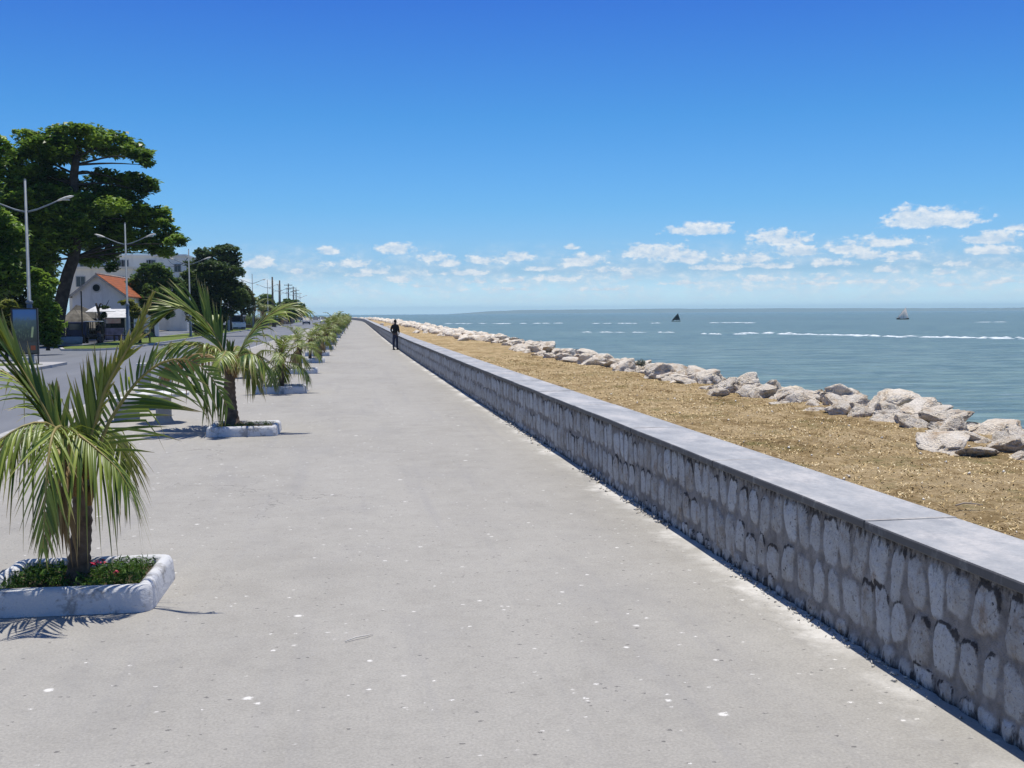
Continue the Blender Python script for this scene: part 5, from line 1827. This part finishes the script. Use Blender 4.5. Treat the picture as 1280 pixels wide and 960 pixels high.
def build_town():
    tiles = mat_tiles()
    glass = plain('dark_glass', (.03, .04, .05), (.02, .025, .03), 2, .15, .5)
    frame = plain('grey_window_frame', (.35, .36, .37), None, 3, .6)
    dark = plain('dark_opening', (.02, .02, .02), None, 3, .9)
    # gabled house
    Y = 104.0
    rid, le, re_, base = atY(121, 343.5, Y), atY(86, 371.5, Y), atY(160.5, 368, Y), atY(121, 420, Y)
    x0, x1, zr, ze = le.x + .3, re_.x - .3, rid.z, (le.z + re_.z) / 2 + .1
    xc = rid.x
    t = thing('gabled_house', 'pale grey gabled house with round attic window and orange tiled roof', 'house', (xc, Y, 0))
    wl = mat_wall('grey_limewash', (.74, .72, .73), (.42, .40, .40))
    L = 17.0
    a, c = x0 - xc, x1 - xc
    zz0, zz1 = zr - (zr - ze) * abs(a) / (abs(a) + .01) , 0
    slope_l, slope_r = (zr - ze) / abs(a), (zr - ze) / abs(c)
    b = MB()
    poly = [(a, 0.0, -.1), (c, 0.0, -.1), (c, 0.0, ze - .08), (0, 0.0, zr - .08), (a, 0.0, ze - .08)]
    b.loft([poly, [(x, L, z) for x, y, z in poly]])
    wo = b.build('wall', wl, t)
    for s, xe in ((-1, a), (1, c)):
        o = .35
        sl = (zr - ze) / abs(xe)
        r = MB()
        xo, zo = xe + s * o, ze - sl * o
        r.loft([[(0 if s > 0 else 0, -.3, zr), (xo, -.3, zo), (xo, -.3, zo + .09), (0, -.3, zr + .09)], [(0, L + .3, zr), (xo, L + .3, zo), (xo, L + .3, zo + .09), (0, L + .3, zr + .09)]])
        ro = r.build('roof', tiles if s > 0 else plain('weathered_roof_slope', (.20, .19, .17), (.12, .11, .10), 2, .9), t)
        if s < 0:
            ro['label'] = 'grey weathered roof slope'
        bb = MB()
        bb.loft([[(0, -.34, zr - .14), (xo, -.34, zo - .14), (xo, -.34, zo + .03), (0, -.34, zr + .03)], [(0, -.304, zr - .14), (xo, -.304, zo - .14), (xo, -.304, zo + .03), (0, -.304, zr + .03)]])
        bb.build('bargeboard', plain('pale_bargeboard', (.5, .46, .44), (.3, .27, .25), 3, .8), t)
    b = MB().tube([(0, -.4, zr + .1), (0, L + .3, zr + .1)], .09, 8)
    b.build('ridge_tiles', plain('mortared_ridge', (.55, .45, .38), (.35, .22, .15), 2, .9), t)
    wz = 2.1 + (394.6 - 361) / F * Y
    f = MB()
    n = 20
    xw = atY(120.5, 361, Y).x - xc
    rr = [[(xw + r * math.cos(2 * PI * k / n), y, wz + r * math.sin(2 * PI * k / n)) for k in range(n)] for r, y in ((.46, -.005), (.46, -.06), (.33, -.06), (.33, -.005))]
    f.loft(rr, cap=False)
    fo = f.build('round_window', plain('window_surround', (.66, .64, .64), None, 3, .8), t)
    MB().loft([[(xw + .33 * math.cos(2 * PI * k / n), y, wz + .33 * math.sin(2 * PI * k / n)) for k in range(n)] for y in (-.015, -.012)]).build('pane', glass, fo)
    MB().box((-1.2, -.02, 1.05), (.95, .05, 2.1)).build('door', plain('brown_door', (.12, .08, .06), None, 3, .7), t)
    # long pale building and taller white block behind
    Y = 150.0
    def block(name, lab, px0, px1, top, Yb, depth, c, dirt, wins=(), cornice=None):
        p, q, tp = atY(px0, 415, Yb), atY(px1, 415, Yb), atY((px0 + px1) / 2, top, Yb)
        w, h = q.x - p.x, tp.z
        t = thing(name, lab, 'building', ((p.x + q.x) / 2, Yb, 0))
        MB().box((0, depth / 2, h / 2 - .2), (w, depth, h + .1)).build('wall', mat_wall(name + '_render', c, dirt), t)
        MB().box((0, depth / 2, h - .08), (w + .4, depth + .4, .3)).build('parapet', mat_wall(name + '_parapet', cornice or tuple(v * .9 for v in c), dirt), t)
        for (wx, wy, ww, wh) in wins:
            a = atY(wx, wy, Yb)
            window(t, a.x - t.location.x, -.02, a.z, ww, wh, glass=glass, frame=frame)
        return t
    block('long_building', 'long low cream building with a level parapet behind the gabled house', 88, 168, 334, 146, 12, (.74, .69, .58), (.5, .46, .40), [(101, 352, 1.1, 1.3), (150, 352, 1.1, 1.3)])
    block('white_block', 'tall pale block with small square windows behind the round tree', 143, 234, 318.5, 162, 16, (.78, .76, .70), (.56, .55, .51), [(151, 330, .9, 1.1), (156.5, 330, .9, 1.1), (190, 330, .9, 1.1), (186, 330, .6, 1.1), (222, 335, .9, 1.1), (205, 345, .9, 1.1), (222, 352, .9, 1.1)], (.82, .80, .75))
    block('blue_grey_block', 'blue-grey flat-roofed building whose top shows between tree boughs', 97, 116, 321, 190, 14, (.34, .40, .46), (.25, .3, .34), [(104, 330, 1.0, 1.2)])
    block('brown_shed', 'low dark brown shed under the trees beyond the white truck', 303, 330, 399, 180, 5, (.16, .10, .075), (.08, .06, .05), [(310, 403, .9, .7)])
    block('white_shelter', 'small building with a white flat roof behind the white truck', 299, 310, 393.5, 186, 4, (.3, .28, .26), (.2, .18, .17), [(304, 399, .8, .8)], (.85, .85, .84))
    # low wall at the far end
    a, c = atY(333, 404, 200), atY(379, 403, 262)
    t = thing('low_wall', 'low dark boundary wall with pale piers under the far domed tree', 'wall', (a.x - 2.5, 200, 0))
    d = Vector((c.x - a.x, 62, 0))
    ln = d.length
    ang = math.atan2(d.y, d.x)
    t.rotation_euler = (0, 0, ang)
    MB().box((ln / 2, 0, .6), (ln, .2, 1.2)).build('panel', mat_wall('umber_wall', (.16, .11, .085), (.09, .07, .06)), t)
    pm = plain('pale_pier', (.5, .46, .42), (.36, .33, .3), 3, .9)
    for k in range(9):
        MB().box((ln * k / 8, 0, .75), (.35, .35, 1.5)).build('pier', pm, t)
    # thatched shelter
    Y = 99.0
    ap, e0, e1 = atY(84, 386, Y), atY(70, 407, Y), atY(125, 407.5, Y)
    cx = (atY(70, 400, Y).x + e1.x) / 2
    t = thing('thatched_shelter', 'low market shelter with a sagging grey thatched roof beside the big trunk', 'shelter', (cx, Y + 1.4, 0))
    zr, ze = ap.z - .05, atY(100, 409.5, Y).z
    hw = (e1.x - cx)
    g = random.Random(6)
    rings = []
    for k, (u, zz) in enumerate(((1.0, 0), (0.72, .42), (0.45, .74), (0.2, .94))):
        ring = []
        n = 36
        for j in range(n):
            a_ = 2 * PI * j / n
            ca, sa = math.cos(a_), math.sin(a_)
            q = 1 / max(abs(ca), abs(sa)) ** .75
            x = hw * (ca * q * u) - (hw * .35) * (1 - u)
            y = 1.9 * sa * q * u
            z = ze + (zr - ze) * zz + g.uniform(-.05, .05) * (1.6 if k == 0 else 1) - (.10 * (1 - abs(ca)) if k == 0 else 0)
            ring.append((x, y, z))
        rings.append(ring)
    th = plain('grey_thatch', (.22, .20, .165), (.13, .12, .095), 2.5, .95, .05, .9, None, 22)  # thatch colour lowered to stand in for shade under the tree
    m = MB()
    m.loft([[(x * .97, y * .97, z - .16) for x, y, z in rings[0]]] + rings, smooth=False)
    m.build('thatch_roof', th, t)
    for sx in (-.9, -.3, .35, .92):
        for sy in (-1.5, 1.5):
            MB().tube([(sx * hw, sy, 0), (sx * hw, sy, ze + .25)], .05, 7).build('post', M['bark'], t)
    MB().box((-.2 * hw, 1.3, .6), (hw * 1.5, .1, 1.2)).build('back_panel', plain('dark_mat_wall', (.06, .05, .04), (.03, .025, .02), 3, .95), t)
    # second thatch behind it
    p = atY(112, 396, 101)
    t = thing('thatched_shelter', 'smaller steep dark-thatched roof peeping over the low market shelter', 'shelter', (p.x, 101, 0))
    m = MB()
    zr, ze = atY(98, 381, 101).z, atY(112, 396, 101).z
    m.loft([[(-1.9, -1, ze), (1.6, -1, ze - .2), (1.6, 1, ze - .2), (-1.9, 1, ze)], [(-1.1, -.08, zr), (-.7, -.08, zr - .1), (-.7, .08, zr - .1), (-1.1, .08, zr)]])
    m.build('thatch_roof', plain('dark_thatch', (.15, .14, .11), (.08, .07, .06), 3, .95), t)
    for sx in (-1.6, 1.4):
        MB().tube([(sx, -.8, 0), (sx, -.8, ze)], .06, 7).build('post', M['bark'], t)
    # kiosk with white awning
    Y = 99.0
    p0, p1 = atY(132, 415, Y), atY(162, 415, Y)
    w = p1.x - p0.x
    t = thing('kiosk', 'open-fronted kiosk with a white awning and a pink and white fascia board', 'kiosk', ((p0.x + p1.x) / 2, Y, 0))
    zt = atY(145, 394, Y).z
    wm = plain('kiosk_white', (.72, .72, .72), (.5, .5, .5), 3, .7)
    MB().box((0, 1.9, zt / 2), (w, .1, zt)).box((-w / 2 + .05, .95, zt / 2), (.1, 1.8, zt)).build('wall', plain('kiosk_dark', (.07, .07, .075), (.04, .04, .045), 2, .9), t)
    MB().box((w / 2 - .2, .2, zt / 2), (.4, .3, zt)).build('shutter', wm, t)
    m = MB()
    m.loft([[(-w / 2 - .1, -.9, zt - .26), (w / 2 + .1, -.9, zt - .26), (w / 2 + .1, 2.0, zt + .5), (-w / 2 - .1, 2.0, zt + .5)], [(-w / 2 - .1, -.9, zt - .2), (w / 2 + .1, -.9, zt - .2), (w / 2 + .1, 2.0, zt + .56), (-w / 2 - .1, 2.0, zt + .56)]])
    m.build('awning', plain('white_awning', (.62, .62, .60), (.46, .46, .45), 2, .8), t)  # white dimmed in the colour so the awning reads as shaded
    MB().box((-w * .14, -.3, zt - .5), (w * .62, .05, .42)).build('fascia_board', plain('pink_board', (.62, .30, .31), (.66, .62, .60), 1.4, .7), t)
    MB().box((-.1 * w, -.25, .55), (w * .75, .5, 1.0), bev=.02).build('counter', plain('lilac_counter', (.34, .30, .44), (.18, .15, .2), 2, .8), t)
    # low brown benches in front of kiosk
    for k, (px, lab) in enumerate(((139, 'low brown bench in front of the kiosk, left one'), (153, 'low brown bench in front of the kiosk, right one'))):
        p = atY(px, 419, 95)
        t = thing('wooden_bench', lab, 'bench', (p.x, 95, 0), 0, 'brown benches by the kiosk')
        bw = plain('bench_wood', (.10, .065, .045), None, 4, .8)
        MB().box((0, 0, .45), (1.5, .4, .06)).build('seat', bw, t)
        for sx in (-.65, .65):
            MB().box((sx, 0, .21), (.08, .36, .42)).build('leg', bw, t)
    # white parasols
    for k, (px, py, sc, lab) in enumerate(((119.5, 388, .8, 'white parasol left of the lopped tree'), (131.5, 387.5, .8, 'white parasol right of the lopped tree'))):
        Y = 97
        p = atY(px, py, Y)
        t = thing('parasol', lab, 'parasol', (p.x, Y, 0), 0, 'white parasols by the kiosk')
        MB().lathe([(.02, p.z + .35), (.5, p.z + .1), (.85, p.z - .12), (.83, p.z - .16), (.48, p.z + .05), (.02, p.z + .3)], n=8, smooth=False).build('canopy', plain('parasol_white', (.7, .7, .7), (.6, .6, .6), 2, .8), t)
        MB().tube([(0, 0, 0), (0, 0, p.z + .36)], .025, 7).build('pole', M['bark'], t)
    # thin dark post before the house
    p = atY(103, 415, 88)
    tag(MB().tube([(0, 0, 0), (0, 0, atY(103, 364, 88).z)], .05, 7).build('post', M['bark'], None, (p.x, 88, 0)), 'thin dark upright post behind the thatched shelter', 'post')
    # kerb block round the great tree
    p = at(72, 432, 0)
    t = tag(MB().lathe([(0, .02), (1.75, .02), (1.8, .55), (1.65, .6), (1.5, .58), (1.5, .3), (0, .3)], n=20).build('tree_kerb', plain('grey_tree_kerb', (.3, .3, .3), (.2, .2, .2), 2, .9), None, (atY(71, 428, 83.8).x, 83.8, -.02)), 'round grey masonry kerb about the foot of the big tiered tree', 'planter')


# ---------------------------------------------------------------- vehicles
def make_car(name, label, paint, loc, rz, L=4.4, W=1.75, H=1.7, hood=1.1, tail=0.2, lower=None, group=None, belt=0.98):
    """hard-topped car, nose towards -y"""
    t = thing(name, label, 'car', loc, rz, group)
    glass = M['car_glass']
    gc = .22

    def sec(y, w, z0, z1, r=.10):
        return [(-w, y, z0 + r), (-w + r, y, z0), (w - r, y, z0), (w, y, z0 + r), (w, y, z1 - r), (w - r, y, z1), (-w + r, y, z1), (-w, y, z1 - r)]
    h = W / 2
    y0, y1 = -L / 2, L / 2
    b = MB()
    b.loft([sec(y0, h * .88, gc + .12, belt - .22), sec(y0 + .1, h * .96, gc, belt - .12), sec(y0 + hood, h, gc, belt), sec(y1 - .15, h, gc, belt), sec(y1, h * .93, gc + .1, belt - .08)])
    b.build('body', lower or paint, t)
    b = MB()
    ya, yb = y0 + hood * .75, y0 + hood + .55
    yc, yd = y1 - tail - .12, y1 - tail * .5
    b.loft([[(-h * .93, ya, belt - .02), (h * .93, ya, belt - .02), (h * .93, yd, belt - .02), (-h * .93, yd, belt - .02)], [(-h * .76, yb, H - .09), (h * .76, yb, H - .09), (h * .78, yc, H - .09), (-h * .78, yc, H - .09)]])
    b.build('greenhouse', glass, t)
    b = MB()
    b.loft([sec(yb - .06, h * .77, H - .10, H - .02, .03), sec(yb + .2, h * .79, H - .10, H, .03), sec(yc + .02, h * .8, H - .10, H - .01, .03)])
    b.build('roof', paint, t)
    for s in (-1, 1):
        b = MB()
        for u, v in (((ya, belt - .02), (yb, H - .08)), ((yd, belt - .02), (yc, H - .08)), (((ya + yd) / 2, belt - .02), ((yb + yc) / 2, H - .08))):
            b.tube([(s * h * .935, u[0], u[1]), (s * h * .775, v[0], v[1])], .035, 6)
        b.build('pillars', paint, t)
        b = MB().box((s * h * .66, y0 + .03, belt - .30), (.30, .08, .15), bev=.02)
        b.build('headlight', M['car_lamp'], t)
        b = MB().box((s * (h + .09), yb - .35, belt + .1), (.14, .09, .12), bev=.02)
        b.build('wing_mirror', M['car_black'], t)
        for yy in (y0 + .8, y1 - .8):
            k = MB().loft([[(s * (h - d), yy + r * math.cos(2 * PI * q / 16), .32 + r * math.sin(2 * PI * q / 16)) for q in range(16)] for d, r in ((.22, .29), (.2, .32), (.02, .32), (-.005, .28))])
            w = k.build('wheel', M['car_black'], t)
            MB().loft([[(s * (h + e), yy + .19 * math.cos(2 * PI * q / 12), .32 + .19 * math.sin(2 * PI * q / 12)) for q in range(12)] for e in (-.02, .012)]).build('rim', M['car_rim'], w)
    MB().box((0, y0 + .01, gc + .18), (W * .9, .16, .2), bev=.03).build('bumper', M['car_black'], t)
    MB().box((0, y0 + .035, belt - .30), (W * .36, .06, .14), bev=.01).build('grille', M['car_black'], t)
    MB().box((0, y0 - .078, gc + .2), (.5, .02, .11)).build('number_plate', M['car_rim'], t)
    return t


def build_vehicles():
    M['car_glass'] = plain('car_glass', (.03, .04, .05), None, 2, .08, .6, 0)
    M['car_black'] = plain('black_rubber', (.025, .025, .027), None, 6, .6, .3)
    M['car_rim'] = plain('wheel_rim', (.5, .5, .5), None, 6, .35, .5)
    M['car_lamp'] = plain('headlamp_lens', (.7, .7, .68), None, 6, .15, .6)
    white, blue, silver, dark = [plain(n, c, tuple(x * .93 for x in c), 2, .3, .5, 0.0) for n, c in (('white_paint', (.78, .78, .76)), ('blue_paint', (.03, .06, .16)), ('silver_paint', (.48, .50, .52)), ('dark_paint', (.03, .03, .04)))]
    p = at(383, 405.6, -.12)
    make_car('pickup_car', 'car with silver roof and dark blue lower body driving towards the camera', silver, (p.x, p.y, -.125), R(3), 4.5, 1.7, 1.75, lower=blue)
    p = at(404.5, 404.3, -.12)
    make_car('white_car', 'white car with dark windscreen on the far road, just left of the palm row', white, (p.x, p.y, -.125), R(3), 4.3, 1.8, 1.65)
    p = at(293, 412, 0)
    make_car('white_truck', 'white high-fronted car parked under the dark tree facing the camera', white, (p.x, p.y, -.125), R(22), 5.2, 2.0, 2.25, hood=.9, tail=.25, belt=1.3)
    for k, (px, py, lab) in enumerate(((372.5, 399.8, 'far dark parked car beside the low wall'), (394.5, 399.6, 'far dark car between the blue-bodied car and the white car'), (414.5, 401.5, 'far dark car half hidden by the palm row'))):
        p = at(px, py, 0)
        make_car('dark_car', lab, dark, (p.x, p.y, -.125), R(3 if k else 80), 4.2, 1.75, 1.5, group='far dark cars')
    # blue lorry with an open frame, parked in the tree's shade
    p = at(107, 428.5, -.1)
    navy = plain('shaded_navy', (.02, .026, .07), (.012, .016, .04), 2, .6, .3)  # navy darkened so the paint carries the tree's shade
    t = thing('covered_cart', 'dark navy covered truck with an open framed side parked by the thatched shelter', 'truck', (p.x, p.y, -.12), R(6))
    MB().box((-.55, 0, 1.1), (1.5, 2.2, 1.3), bev=.08).build('body', navy, t)
    MB().box((.75, 0, .62), (1.1, 2.1, .2)).build('bed', M['car_black'], t)
    MB().box((.7, 0, 1.78), (1.3, 2.1, .07)).build('canopy', plain('pale_canopy', (.6, .62, .64), None, 2, .7), t)
    for sx in (.3, .72, 1.25):
        for sy in (-1, 1):
            MB().tube([(sx, sy, .7), (sx, sy, 1.76)], .035, 6).build('canopy_post', M['car_black'], t)
    MB().box((-.55, -1.105, 1.35), (1.0, .02, .5)).build('window', M['car_glass'], t)
    for sx in (-1.0, .0, 1.15):
        w = MB()
        w.loft([[(sx + d, -1.0 + .36 * math.cos(2 * PI * q / 16), .36 + .36 * math.sin(2 * PI * q / 16)) for q in range(16)] for d in (-.1, .1)])
        w.loft([[(sx + d, 1.0 + .36 * math.cos(2 * PI * q / 16), .36 + .36 * math.sin(2 * PI * q / 16)) for q in range(16)] for d in (-.1, .1)])
        w.build('wheel', M['car_black'], t)


# ---------------------------------------------------------------- person
def skin_body(name, verts, edges, radii, mats, parent=None, sub=2, root=0):
    me = bpy.data.meshes.new(name)
    me.from_pydata(verts, edges, [])
    o = bpy.data.objects.new(name, me)
    COL.objects.link(o)
    o.modifiers.new('skin', 'SKIN')
    sv = me.skin_vertices[0].data if me.skin_vertices else None
    if sv is None:
        bm = bmesh.new()
        bm.from_mesh(me)
        bm.verts.layers.skin.verify()
        bm.to_mesh(me)
        bm.free()
        sv = me.skin_vertices[0].data
    for i, r in enumerate(radii):
        sv[i].radius = r if isinstance(r, tuple) else (r, r)
        sv[i].use_root = (i == root)
    s = o.modifiers.new('sub', 'SUBSURF')
    s.levels = s.render_levels = sub
    dg = bpy.context.evaluated_depsgraph_get()
    ev = o.evaluated_get(dg)
    m2 = bpy.data.meshes.new_from_object(ev, depsgraph=dg)
    o.modifiers.clear()
    o.data = m2
    m2.materials.clear()
    for m in mats:
        m2.materials.append(m)
    m2.polygons.foreach_set('use_smooth', np.ones(len(m2.polygons), dtype=bool))
    if parent:
        o.parent = parent
    return o


def build_person():
    p = at(496.5, 437.2, 0)
    x = wall_x(p.y) - 0.26
    t = thing('person', 'person in dark jacket and blue-grey trousers standing by the sea wall, hands at hips', 'person', (x, p.y, 0), R(-35))
    skin = plain('dark_skin', (.09, .05, .035), (.07, .04, .03), 8, .5)
    jac = plain('black_jacket', (.016, .016, .02), (.010, .010, .012), 9, .85, .15, .3)
    tro = plain('blue_grey_trousers', (.045, .05, .085), (.03, .034, .06), 9, .85, .15, .3)
    hair = plain('black_hair', (.01, .01, .01), None, 20, .8, .2, .6)
    shoe = plain('black_shoe', (.014, .013, .013), None, 9, .5)
    # figure faces +y (towards the sea once turned); 1.76 m
    V, E, Rr = [], [], []

    def add(p_, r, par=None):
        V.append(p_)
        Rr.append(r)
        if par is not None:
            E.append((par, len(V) - 1))
        return len(V) - 1
    pel = add((0, 0, .95), (.15, .11))
    wai = add((0, .0, 1.10), (.135, .10), pel)
    ch = add((0, .01, 1.30), (.165, .115), wai)
    sh = add((0, 0, 1.44), (.10, .085), ch)
    nk = add((0, .012, 1.53), .052, sh)
    h1 = add((0, .03, 1.61), (.072, .085), nk)
    h2 = add((0, .03, 1.69), (.077, .092), h1)
    add((0, .02, 1.745), (.05, .06), h2)
    for s in (-1, 1):
        a = add((s * .175, 0, 1.425), .062, sh)
        e = add((s * .265, -.05, 1.16), .047, a)
        w = add((s * .225, .07, 1.0), .034, e)
        hd = add((s * .20, .10, .955), (.036, .022), w)
        for k in range(4):
            f1 = add((s * (.185 - .004 * k), .118 - .016 * k, .915), .010, hd)
            add((s * (.17 - .004 * k), .125 - .018 * k, .875 + .008 * abs(k - 1.3)), .008, f1)
        th = add((s * .185, .135, .945), .011, hd)
        add((s * .165, .15, .92), .009, th)
        hp = add((s * .095, 0, .88), .095, pel)
        kn = add((s * .11, .015 * s, .50), .060, hp)
        an = add((s * .12, .01 * s - .01, .10), .040, kn)
        ft = add((s * .135, .08 + .01 * s, .045), (.04, .03), an)
        add((s * .145, .17 + .01 * s, .035), (.036, .025), ft)
    body = skin_body('body', V, E, Rr, [skin], t)
    # face: nose, brow, lips, ears grown on the head
    fb = MB()
    fb.tube([(0, .118, 1.675), (0, .140, 1.635), (0, .118, 1.622)], [.010, .016, .012], 6)
    fb.tube([(-.028, .112, 1.595), (0, .122, 1.597), (.028, .112, 1.595)], [.005, .009, .005], 6)
    for s in (-1, 1):
        fb.tube([(s * .078, .02, 1.67), (s * .088, .012, 1.645), (s * .078, .018, 1.615)], [.010, .016, .010], 6)
    fb.build('face', skin, t)
    ey = MB()
    for s in (-1, 1):
        ey.lathe([(.001, -.012), (.011, -.005), (.013, 0), (.011, .005), (.001, .012)], (s * .032, .106, 1.662), 8)
    ey.build('eyes', plain('eye', (.5, .5, .48), None, 9, .3), t)
    hb = MB()
    rings = []
    for k in range(7):
        u = k / 6
        z = 1.64 + .15 * u
        r = .092 * math.sqrt(max(.02, 1 - (u * 1.02 - .25) ** 2 / .62))
        rings.append([(r * .95 * math.cos(2 * PI * q / 14), .016 + r * 1.08 * math.sin(2 * PI * q / 14) - .012 * (1 - u), z + (.035 * max(0, math.sin(2 * PI * q / 14)) * (1 - u))) for q in range(14)])
    hb.loft(rings, smooth=True)
    hb.build('hair', hair, t)
    # jacket
    V, E, Rr = [], [], []
    hem = add((0, 0, .90), (.168, .128))
    w2 = add((0, 0, 1.08), (.160, .122), hem)
    c2 = add((0, .01, 1.30), (.186, .134), w2)
    s2 = add((0, 0, 1.455), (.112, .095), c2)
    add((0, .01, 1.515), .066, s2)
    for s in (-1, 1):
        a = add((s * .18, 0, 1.43), .076, s2)
        e = add((s * .27, -.055, 1.16), .062, a)
        add((s * .232, .06, 1.02), .050, e)
    skin_body('jacket', V, E, Rr, [jac], t, 2, 0)
    V, E, Rr = [], [], []
    p0 = add((0, 0, .98), (.15, .118))
    p1 = add((0, 0, .90), (.158, .122), p0)
    for s in (-1, 1):
        hp = add((s * .095, 0, .84), .104, p1)
        kn = add((s * .11, .015 * s, .50), .076, hp)
        add((s * .12, .01 * s - .008, .09), .064, kn)
    skin_body('trousers', V, E, Rr, [tro], t, 2, 1)
    for s in (-1, 1):
        b = MB()
        rings = []
        for y, w, h in ((-.075, .03, .07), (-.04, .042, .10), (.03, .045, .10), (.10, .05, .065), (.17, .045, .05), (.20, .022, .03)):
            rings.append([(s * (.125 + .10 * max(0, y)) + w * math.cos(2 * PI * q / 10), y + .01 * s + .01, max(.0, h / 2 + h / 2 * math.sin(2 * PI * q / 10))) for q in range(10)])
        b.loft(rings, smooth=True)
        b.build('shoe', shoe, t)

    # a second figure, far off in the shade by the truck
    o = copy_tree(t)
    p = at(124, 429, -.12)
    o.location = (p.x, p.y, -.125)
    o.rotation_euler = (0, 0, R(150))
    o['label'] = 'far person in dark clothes standing beside the covered truck under the big tree'


# ---------------------------------------------------------------- boats
def build_boats():
    wood = plain('dark_hull', (.045, .035, .03), (.025, .02, .018), 3, .8)

    def dhow(label, px, py, L, sail, cl, rz):
        p = at(px, py, -1.9)
        t = thing('sailing_boat', label, 'boat', (p.x, p.y, -1.9), rz, 'sailing canoes on the bay')
        b = MB()
        rings = []
        for k in range(9):
            u = k / 8 * 2 - 1
            w = .11 * L * (1 - abs(u) ** 2.4) + .02
            sheer = .10 * L * (.55 + .45 * u * u)
            rings.append([(u * L / 2, -w, sheer), (u * L / 2, -w * .8, .02), (u * L / 2, 0, -.12), (u * L / 2, w * .8, .02), (u * L / 2, w, sheer), (u * L / 2, w * .8, sheer - .06), (u * L / 2, 0, .08), (u * L / 2, -w * .8, sheer - .06)])
        b.loft(rings)
        b.build('hull', wood, t)
        mh = sail * .62
        MB().tube([(0.05 * L, 0, 0), (.10 * L, 0, mh)], [.05, .035], 6).build('mast', wood, t)
        # curved lateen sail, a belly of cloth with real thickness
        n = 10
        A, B, Cc = Vector((-.42 * L, .1, .75 + .02 * L)), Vector((.22 * L, 0, sail)), Vector((.48 * L, .25, .6))
        A2 = Vector((-.46 * L, 0.05, .55))
        rowsF, vs, fs = [], [], []
        for side in (0, 1):
            for i in range(n + 1):
                for j in range(n + 1):
                    u, v = i / n, j / n
                    lo = A2.lerp(Cc, u)
                    q = lo.lerp(B, v)
                    bel = .16 * L * math.sin(PI * v) * (u * (1 - u) * 4) ** .6 * .5
                    vs.append((q.x, q.y + bel + side * .02, q.z))
        m_ = n + 1
        for i in range(n):
            for j in range(n):
                a = i * m_ + j
                fs.append((a, a + 1, a + m_ + 1, a + m_))
                a += m_ * m_
                fs.append((a, a + m_, a + m_ + 1, a + 1))
        s = MB().add(vs, fs, True)
        s.build('sail', cl, t)
        MB().tube([A2 + Vector((0, -.03, 0)), A2.lerp(B, .5) + Vector((0, -.05, 0)), B + Vector((.06 * L, 0, .15))], [.03, .045, .025], 6).build('yard', wood, t)
        b = MB()
        b.tube([(-.3 * L, 0, .3), (-.3 * L, 0, .62), (-.29 * L, .02, .95)], [.14, .2, .13], 8)
        b.lathe([(.01, -.12), (.09, -.06), (.1, 0), (.08, .08), (.01, .12)], (-.29 * L, .02, 1.1), 8)
        b.build('crew', plain('crew_dark', (.05, .04, .04), None, 5, .8), t)
        return t
    dhow('larger sailing boat with a pale grey triangular sail, near the far shore', 1128.5, 399.3, 6.8, 5.6, leaf_mat('pale_sailcloth', (.80, .74, .68), (.80, .74, .68), None, 0.5, 0.8), R(8))
    dhow('small sailing boat with a black sail', 845, 401.8, 3.9, 3.6, plain('dark_sailcloth', (.035, .04, .045), (.02, .022, .025), .5, .85), R(-12))


# ---------------------------------------------------------------- assemble
foliage_materials()
build_world()
build_light()
build_ground()
build_wall()
build_strip()
build_sea()
build_rocks()
build_planters()
build_trees()
build_lamps()
build_sign()
build_benches()
build_town()
build_vehicles()
build_person()
build_boats()
build_haze()

SC.view_settings.view_transform = 'Standard'
SC.view_settings.look = 'None'
SC.view_settings.gamma = 1
SC.view_settings.exposure = 0.0
SC.view_settings.use_curve_mapping = False
SC.cycles.use_denoising = True
SC.cycles.max_bounces = 6
SC.cycles.diffuse_bounces = 3
SC.cycles.transmission_bounces = 3
SC.cycles.volume_bounces = 0
SC.cycles.transparent_max_bounces = 4
SC.cycles.sample_clamp_indirect = 6
